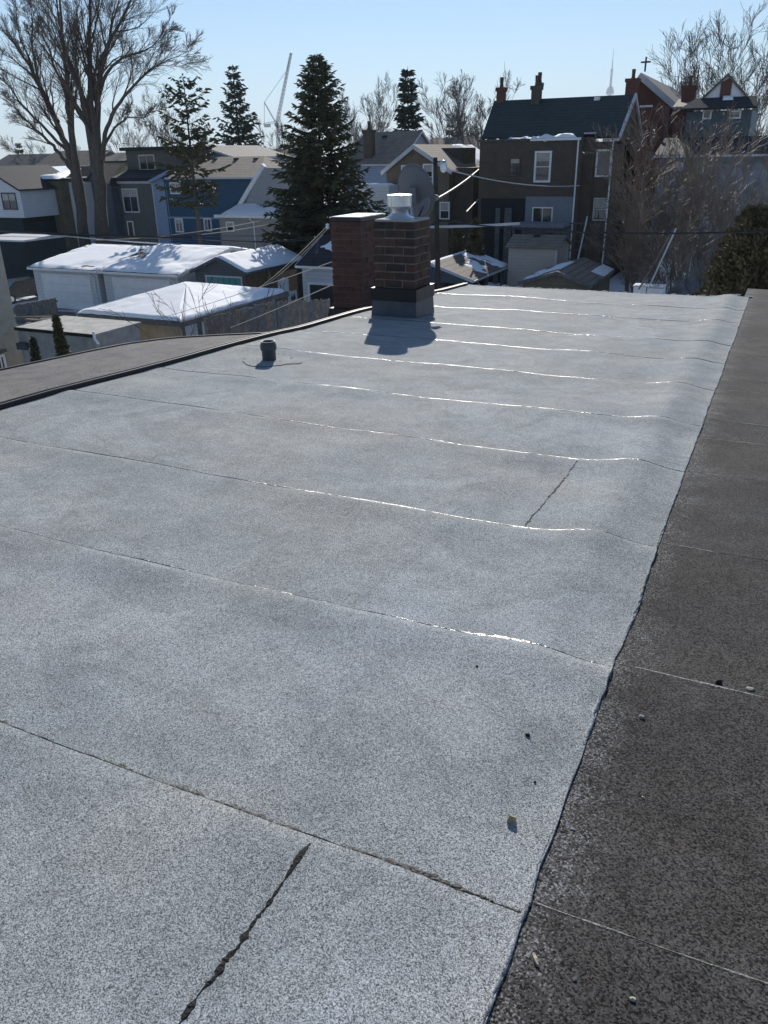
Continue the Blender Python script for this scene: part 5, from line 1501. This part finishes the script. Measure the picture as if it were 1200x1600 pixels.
def conifer(name, label, px, py_top, v, rad_px, zb=0.0, seed=1, m=None, clear=.05, whorls=34, per=8, twigs=12, droop=.25, shape=1.0, tw=(.35, .6), gap=0.0, trunk_r=None, ww=.16, mt=None, sat=None):
    top = at(px, py_top, v); H = top.z-zb; Rr = abs(at(px+rad_px, py_top, v).x-top.x)/.92
    R = random.Random(seed); base = Vector((top.x, v, zb))
    t = thing(name, label, 'tree', tuple(base))
    obj('trunk', MB().tube([base, base+Vector((R.uniform(-.1, .1), 0, H*.5)), base+Vector((0, 0, H))], [trunk_r or H*.014, (trunk_r or H*.014)*.6, .02], 8), mt or M_BARKD, t, True)
    mb = MB(); br = MB()
    for w in range(whorls):
        f = clear + (1-clear)*(w+R.uniform(-.3, .3))/whorls
        f = min(.985, max(clear, f)); z = H*f
        prof = ((1-f)/(1-clear))**shape if not sat else min(1, (1-f)/sat)**shape*(.75+.25*min(1, f/.3))
        for k in range(per):
            if R.random() < gap: continue
            a = 2*math.pi*(k+R.random())/per
            L = Rr*prof*R.uniform(.6, 1.15) + .15
            d0 = Vector((math.cos(a), math.sin(a), 0))
            rise = -droop + (.35+droop)*max(0, min(1, (f-.55)/.35))
            pts = []
            for i in range(5):
                q = i/4
                pts.append(base + Vector((0, 0, z)) + d0*(L*q) + Vector((0, 0, L*(rise*q + .28*q*q))))
            br.tube(pts, [max(.008, .02*L*(1-.8*i/4)) for i in range(5)], 3, cap=False)
            nt_ = max(4, int(twigs*(L/Rr)**.7)+2)
            for c in range(nt_):
                q = .12+.88*(c+R.random())/nt_
                x = q*4; i = min(3, int(x)); pnt = pts[i].lerp(pts[i+1], x-i)
                side = Vector((-math.sin(a), math.cos(a), 0))*R.choice([-1, 1])
                td = (d0*R.uniform(.4, 1.0)+side*R.uniform(.2, 1.0)+Vector((0, 0, R.uniform(-.7, .35)))).normalized()
                tl_ = R.uniform(*tw)*(.55+.45*L/Rr)
                nrm = Vector((R.gauss(0, 1), R.gauss(0, 1), R.gauss(0, 1)))
                for rep in range(2):
                    wv = td.cross(nrm if rep == 0 else nrm.cross(td)).normalized()*(tl_*ww)
                    n = len(mb.v); mid = pnt+td*(tl_*.45)
                    mb.v += [tuple(pnt), tuple(mid+wv), tuple(pnt+td*tl_), tuple(mid-wv)]
                    mb.f.append((n, n+1, n+2, n+3))
    bo = obj('branches', br, M_BARKD, t); bo['kind'] = 'stuff'
    obj('crown', mb, m or M_NEEDLE, t)
    return t
conifer('spruce_tree', 'large dense dark spruce in the centre left of the chimneys', 494, 84, 47, 76, seed=14, whorls=60, per=10, twigs=58, shape=.85, tw=(.3, .7), gap=.22, clear=.08, ww=.11, droop=.3, sat=.62)
conifer('spruce_tree', 'open pointed spruce left of the crane', 363, 100, 90, 48, seed=5, m=M_NEEDLE2, whorls=34, per=8, twigs=20, shape=.85, tw=(.7, 1.2), droop=.1, gap=.15)
conifer('spruce_tree', 'slim pointed spruce between the two bare trees in the middle', 637, 104, 88, 30, seed=6, m=M_NEEDLE2, whorls=32, per=8, twigs=24, shape=.75, tw=(.6, 1.1), clear=.1)
conifer('pine_tree', 'thin scraggly pine with bare lower trunk before the blue house', 287, 128, 52, 42, seed=8, m=M_NEEDLE3, whorls=30, per=5, twigs=26, shape=.35, tw=(.3, .7), clear=.40, gap=.40, droop=.25, trunk_r=.2, mt=M_BARK)
conifer('pine_tree', 'small dark evergreen on the skyline at the far left', 28, 221, 150, 13, seed=9, whorls=20, per=7, twigs=12, tw=(.8, 1.5))
conifer('spruce_tree', 'small spruce on the skyline, left of a pair by the brick house', 703, 190, 120, 11, seed=10, m=M_NEEDLE2, whorls=20, per=6, twigs=10, tw=(.6, 1.2))
conifer('spruce_tree', 'small spruce on the skyline, right of a pair by the brick house', 717, 192, 120, 11, seed=12, m=M_NEEDLE2, whorls=20, per=6, twigs=10, tw=(.6, 1.2))

def leafy(name, label, cat, px, py_top, v, rad_px, seed, m, zb=0.0, n=2500, leaf=.12, shape='cone', trunk=True):
    top = at(px, py_top, v); H = top.z-zb; W = abs(at(px+rad_px, py_top, v).x-top.x)/.92
    R = random.Random(seed); base = Vector((top.x, v, zb)); t = thing(name, label, cat, tuple(base))
    mb = MB(); nf = vnoise(seed)
    for i in range(n):
        f = R.random()**.8; a = R.uniform(0, 2*math.pi)
        pr = (1-f)**.8 if shape == 'cone' else (math.sqrt(max(0, 1-(2*f-.9)**2/1.3)))
        lump_ = 1+(.7 if shape == 'cone' else 1.0)*float(nf(np.float64(a*1.9+2), np.float64(f*6+2))) + .7*(0 if shape == 'cone' else 1)*float(nf(np.float64(a*5+9), np.float64(f*15+2)))
        q = W*pr*lump_*math.sqrt(R.uniform(.25, 1))
        p = base+Vector((q*math.cos(a), q*math.sin(a), H*f))
        d = Vector((math.cos(a)*.6+R.gauss(0, .4), math.sin(a)*.6+R.gauss(0, .4), .6+R.gauss(0, .5))).normalized()
        L = leaf*R.uniform(.6, 1.6); wv = d.cross(Vector((R.gauss(0, 1), R.gauss(0, 1), R.gauss(0, 1)))).normalized()*L*.22
        k = len(mb.v); mid = p+d*L*.5
        mb.v += [tuple(p), tuple(mid+wv), tuple(p+d*L), tuple(mid-wv)]; mb.f.append((k, k+1, k+2, k+3))
    obj('trunk', MB().tube([base, base+Vector((0, 0, H*.8))], [W*.12, .02], 6), M_BARKD, t)
    obj('crown', mb, m, t)
    return t
leafy('cedar_tree', 'small clipped cedar, taller right one of two before the annex', 'cedar', 87, 496, 20.5, 11, 2, M_NEEDLE3, n=5200, leaf=.12)
leafy('cedar_tree', 'small clipped cedar, shorter left one of two before the annex', 'cedar', 51, 531, 20.5, 8, 4, M_NEEDLE3, n=4200, leaf=.11)
leafy('cedar_shrub', 'bronze green shrub, left of two behind the carport', 'shrub', 715, 352, 50, 16, 5, M_NEEDLE3, n=2600, leaf=.28)
leafy('cedar_shrub', 'bronze green shrub, right of two behind the carport', 'shrub', 744, 348, 50, 18, 6, M_CEDAR, n=2600, leaf=.28)
leafy('cedar_shrub', 'broad bronze cedar bush at the right border behind the roof edge', 'shrub', 1188, 328, 33, 55, 7, M_CEDAR, n=36000, leaf=.17, shape='round')
leafy('cedar_shrub', 'low bronze cedar bush left of the broad one', 'shrub', 1140, 392, 34, 26, 13, M_CEDAR, n=14000, leaf=.12, shape='round')

# distant bare trees on the skyline
simple_bare('bare_tree', 'pale rounded bare tree behind the tan roofed house', 575, 148, 110, 41, spread=.3, nst=7, kids=(13, 9, 6), mf=M_TWIGF, mt=M_TWIGF)
simple_bare('bare_tree', 'wide pale bare tree left of the dark brick house', 722, 132, 100, 42, spread=.42, nst=8, kids=(13, 9, 6), mf=M_TWIGF, mt=M_TWIGF)
simple_bare('bare_tree', 'bare tree behind the dark brick house roof, far left corner', 752, 175, 95, 43, spread=.3, nst=5, kids=(11, 8, 5), mf=M_TWIGF)
simple_bare('bare_tree', 'tall bare tree above the white peaked gable', 1150, 72, 90, 44, spread=.35, nst=7, kids=(10, 8, 5), mt=M_TWIGF, r0=.13, mf=M_TWIGF)
simple_bare('bare_tree', 'tall bare tree at the right border of the sky', 1195, 56, 86, 45, spread=.32, nst=7, kids=(10, 8, 5), mt=M_TWIGF, r0=.13, mf=M_TWIGF)
simple_bare('bare_tree', 'bare tree left of the white peaked gable', 1095, 85, 98, 48, spread=.25, nst=5, kids=(11, 8, 5), mf=M_TWIGF)
simple_bare('bare_tree', 'dark bare tree behind the scraggly pine', 262, 165, 85, 46, spread=.4, nst=6, kids=(9, 7, 4), mf=M_TWIG)
simple_bare('bare_tree', 'small bare tree below the crane', 430, 195, 100, 47, spread=.45, nst=6, kids=(11, 8, 5), mf=M_TWIG)
simple_bare('bare_tree', 'bare tree low on the skyline left of the big tree', 65, 215, 100, 49, spread=.5, nst=6, kids=(11, 8, 5), mf=M_TWIG)
simple_bare('bare_tree', 'bare tree on the skyline right of the big tree', 205, 195, 95, 50, spread=.4, nst=6, kids=(11, 8, 5), mf=M_TWIG)

# brown thicket right of the dark brick house
k = 0
for (x, y, v, s, lab) in [(1004, 205, 50, 61, 'dark brown multi-stem bare tree at the right corner of the brick house'),
                          (1008, 290, 46, 62, 'bare dark tree standing in snow before the brick house corner'),
                          (1045, 215, 52, 63, 'tangled brown bare tree in the thicket right of the brick house'),
                          (1090, 225, 50, 64, 'tangled bare tree in the middle of the right thicket'),
                          (1130, 205, 52, 65, 'tangled bare tree in the thicket below the white gable'),
                          (1175, 215, 48, 66, 'tangled bare tree above the bronze cedar bush'),
                          (930, 365, 52, 67, 'low dark bare shrub at the foot of the brick house'),
                          (1065, 320, 45, 68, 'low bare shrub with arching twigs behind the leaning poles')]:
    simple_bare('bare_shrub' if y > 300 else 'bare_tree', lab, x, y, v, s, spread=(.13 if x < 1020 else .36), nst=7, maxl=3, kids=(9, 6, 4), mf=M_TWIGB, mt=M_TWIGB, r0=.07)
# thin branches rising before the hip garage
v = 22.5
simple_bare('bare_shrub', 'thin leafless sapling before the snowy hip roof', 352, 452, 21.5, 71, spread=.5, nst=6, maxl=2, kids=(5, 4), mt=M_BARKD, r0=.025)
simple_bare('bare_shrub', 'second thin leafless sapling left of the first before the snowy roof', 310, 462, 21.0, 72, spread=.5, nst=5, maxl=2, kids=(5, 4), mt=M_BARKD, r0=.02)

# far wooded skyline that reads as one mass
R = random.Random(99); wood = MB()
for i in range(900):
    x = R.uniform(-450, 250); y = R.uniform(170, 420)
    if abs(x) > y*1.6: continue
    H = R.uniform(6, 10.5)
    for k in range(9):
        a = R.uniform(0, 6.28); s = H*R.uniform(.1, .35)
        wood.tube([(x, y, 0), (x+s*.4*math.cos(a), y+s*.4*math.sin(a), H*.5), (x+s*math.cos(a), y+s*math.sin(a), H*R.uniform(.7, 1))], [.12, .07, .03], 3, cap=False)
w_ = obj('far_woodland', wood, M_TWIGF); w_['kind'] = 'stuff'; w_['label'] = 'grey brown leafless woodland along the skyline'; w_['category'] = 'woodland'

# rows of far roofs
R = random.Random(17); k = 0
LAB = ['first', 'second', 'third', 'fourth', 'fifth', 'sixth', 'seventh', 'eighth', 'ninth', 'tenth']
for (x0, x1, yt, v, wm, rm, lab) in [(-20, 60, 250, 95, M_SID_GREY, M_SHG_GREY, 'far grey house with low roof at the left skyline'),
                                     (55, 135, 245, 92, M_BRK_DARK, M_SHG_BROWN, 'far brown roofed house left of the big trunks'),
                                     (380, 440, 244, 88, M_BRK_DARK, M_SHG_DARK, 'far dark roofed house below the crane'),
                                     (625, 660, 240, 92, M_BRK_DARK, M_SHG_BROWN, 'far brown roof behind the tan gable'),
                                     (655, 748, 226, 90, M_BRK_RED, M_SHG_BROWN, 'far red brick house behind the snowy gable roof')]:
    a, b = at(x0, yt, v), at(x1, yt, v)
    t = thing('house', lab, 'house', ((a.x+b.x)/2, v, 0))
    gable_side(t, a.x, b.x, v, v+9, 0, a.z-1.2, a.z+.6, wm, rm, M_OFFWHITE, ov=.3)

# ------------------------------------------------------------------ tower crane and tower on the skyline
v = 700
pv = at(433, 192, v); tip_ = at(455, 82, v); bk = at(413, 160, v)
cn = thing('tower_crane', 'luffing tower crane far away between two spruces', 'crane', (pv.x, v, 0))
M_CRANE = mat('white_crane_steel', (.34, .36, .38), rough=.5, var=.1)
def lattice(a, b, w, n, r):
    mb = MB(); a = Vector(a); b = Vector(b); d = (b-a).normalized(); x = Vector((0, 1, 0)); x = (x-d*x.dot(d)).normalized()*w/2; y = d.cross(x).normalized()*w/2
    cs = [x+y, x-y, -x-y, -x+y]
    for c in cs: mb.tube([a+c, b+c*.6], r, 4)
    for i in range(n):
        p, q = a.lerp(b, i/n), a.lerp(b, (i+1)/n)
        for j in range(4):
            mb.tube([p+cs[j]*(1-.4*i/n), q+cs[(j+1) % 4]*(1-.4*(i+1)/n)], r*.7, 3)
    return mb
obj('mast', lattice((pv.x, v, 0), pv, 2.4, 16, .26), M_CRANE, cn)
obj('jib', lattice(pv, tip_, 2.2, 18, .27), M_CRANE, cn)
obj('counter_jib', lattice(pv+Vector((0, 0, .5)), at(411, 194, v), 2.0, 6, .16), M_CRANE, cn)
obj('a_frame', MB().tube([at(430, 190, v), bk], .5, 4).tube([at(413, 194, v), bk], .22, 4), M_CRANE, cn)
obj('pendant_line', MB().tube([bk, at(448, 110, v), tip_], .24, 4), M_CRANE, cn)
q0 = at(418, 194, v)
obj('counterweight', MB().box(q0.x-3, q0.x+2.5, v-1.4, v+1.4, q0.z-2.6, q0.z+.2), M_CONC, cn)
obj('cab', MB().box(pv.x-1.2, pv.x+1.4, v-2.6, v-.6, pv.z-3, pv.z-.3), M_CRANE, cn)

v = 3400
tb = at(945, 236, v)
s = (at(945, 77, v).z+20)/553.0
tw_ = thing('observation_tower', 'very tall slender concrete observation tower far on the skyline', 'tower', (tb.x, v, -20))
M_TOW = mat('pale_concrete', (.45, .45, .46), rough=.8, var=.05, scale=.02)
c0 = (tb.x, v, -20)
obj('shaft', MB().lathe([(30*s, 0), (20*s, 60*s), (13*s, 180*s), (9*s, 335*s)], c0, 18), M_TOW, tw_, True)
obj('main_pod', MB().lathe([(9*s, 326*s), (20*s, 333*s), (24*s, 338*s), (20*s, 343*s), (20*s, 352*s), (16*s, 358*s), (15*s, 366*s), (6*s, 370*s)], c0, 24), M_TOW, tw_)
obj('upper_shaft', MB().lathe([(7*s, 370*s), (5.5*s, 445*s)], c0, 12), M_TOW, tw_, True)
obj('sky_pod', MB().lathe([(5*s, 440*s), (8*s, 445*s), (8*s, 452*s), (4*s, 457*s)], c0, 16), M_TOW, tw_)
obj('antenna', MB().lathe([(3.2*s, 457*s), (2.6*s, 500*s), (1.6*s, 501*s), (1.2*s, 553*s)], c0, 8), M_TOW, tw_)

v = 1500
for (x0, x1, yt, lab) in [(1062, 1092, 128, 'pale far apartment tower behind the cross gable')]:
    a, b = at(x0, yt, v), at(x1, yt, v)
    t = thing('apartment_tower', lab, 'building', ((a.x+b.x)/2, v, 0))
    obj('wall', MB().box(a.x, b.x, v, v+25, 0, a.z), M_CONC, t)
    n = int(a.z/3.2)
    for k in range(2, n):
        if k*3.2 > a.z-3: break
        if k*3.2 < a.z-60: continue
        obj('window_band', MB().box(a.x+1, b.x-1, v-.3, v-.05, k*3.2+1, k*3.2+2.4), M_GLASS, t)

# ------------------------------------------------------------------ air
m = bpy.data.materials.new('thin_haze'); m.use_nodes = True
N = m.node_tree.nodes; L = m.node_tree.links
for nd in list(N):
    if nd.type == 'BSDF_PRINCIPLED': N.remove(nd)
pvn = N.new('ShaderNodeVolumePrincipled')
pvn.inputs['Color'].default_value = (.75, .88, 1.0, 1)
pvn.inputs['Density'].default_value = .00014
pvn.inputs['Anisotropy'].default_value = .2
L.new(pvn.outputs['Volume'], [n for n in N if n.type == 'OUTPUT_MATERIAL'][0].inputs['Volume'])
hz = obj('haze', MB().box(-9500, 9500, -3500, 12500, -40, 620), m)
hz['kind'] = 'stuff'; hz['label'] = 'thin pale haze in the air over the city'; hz['category'] = 'haze'
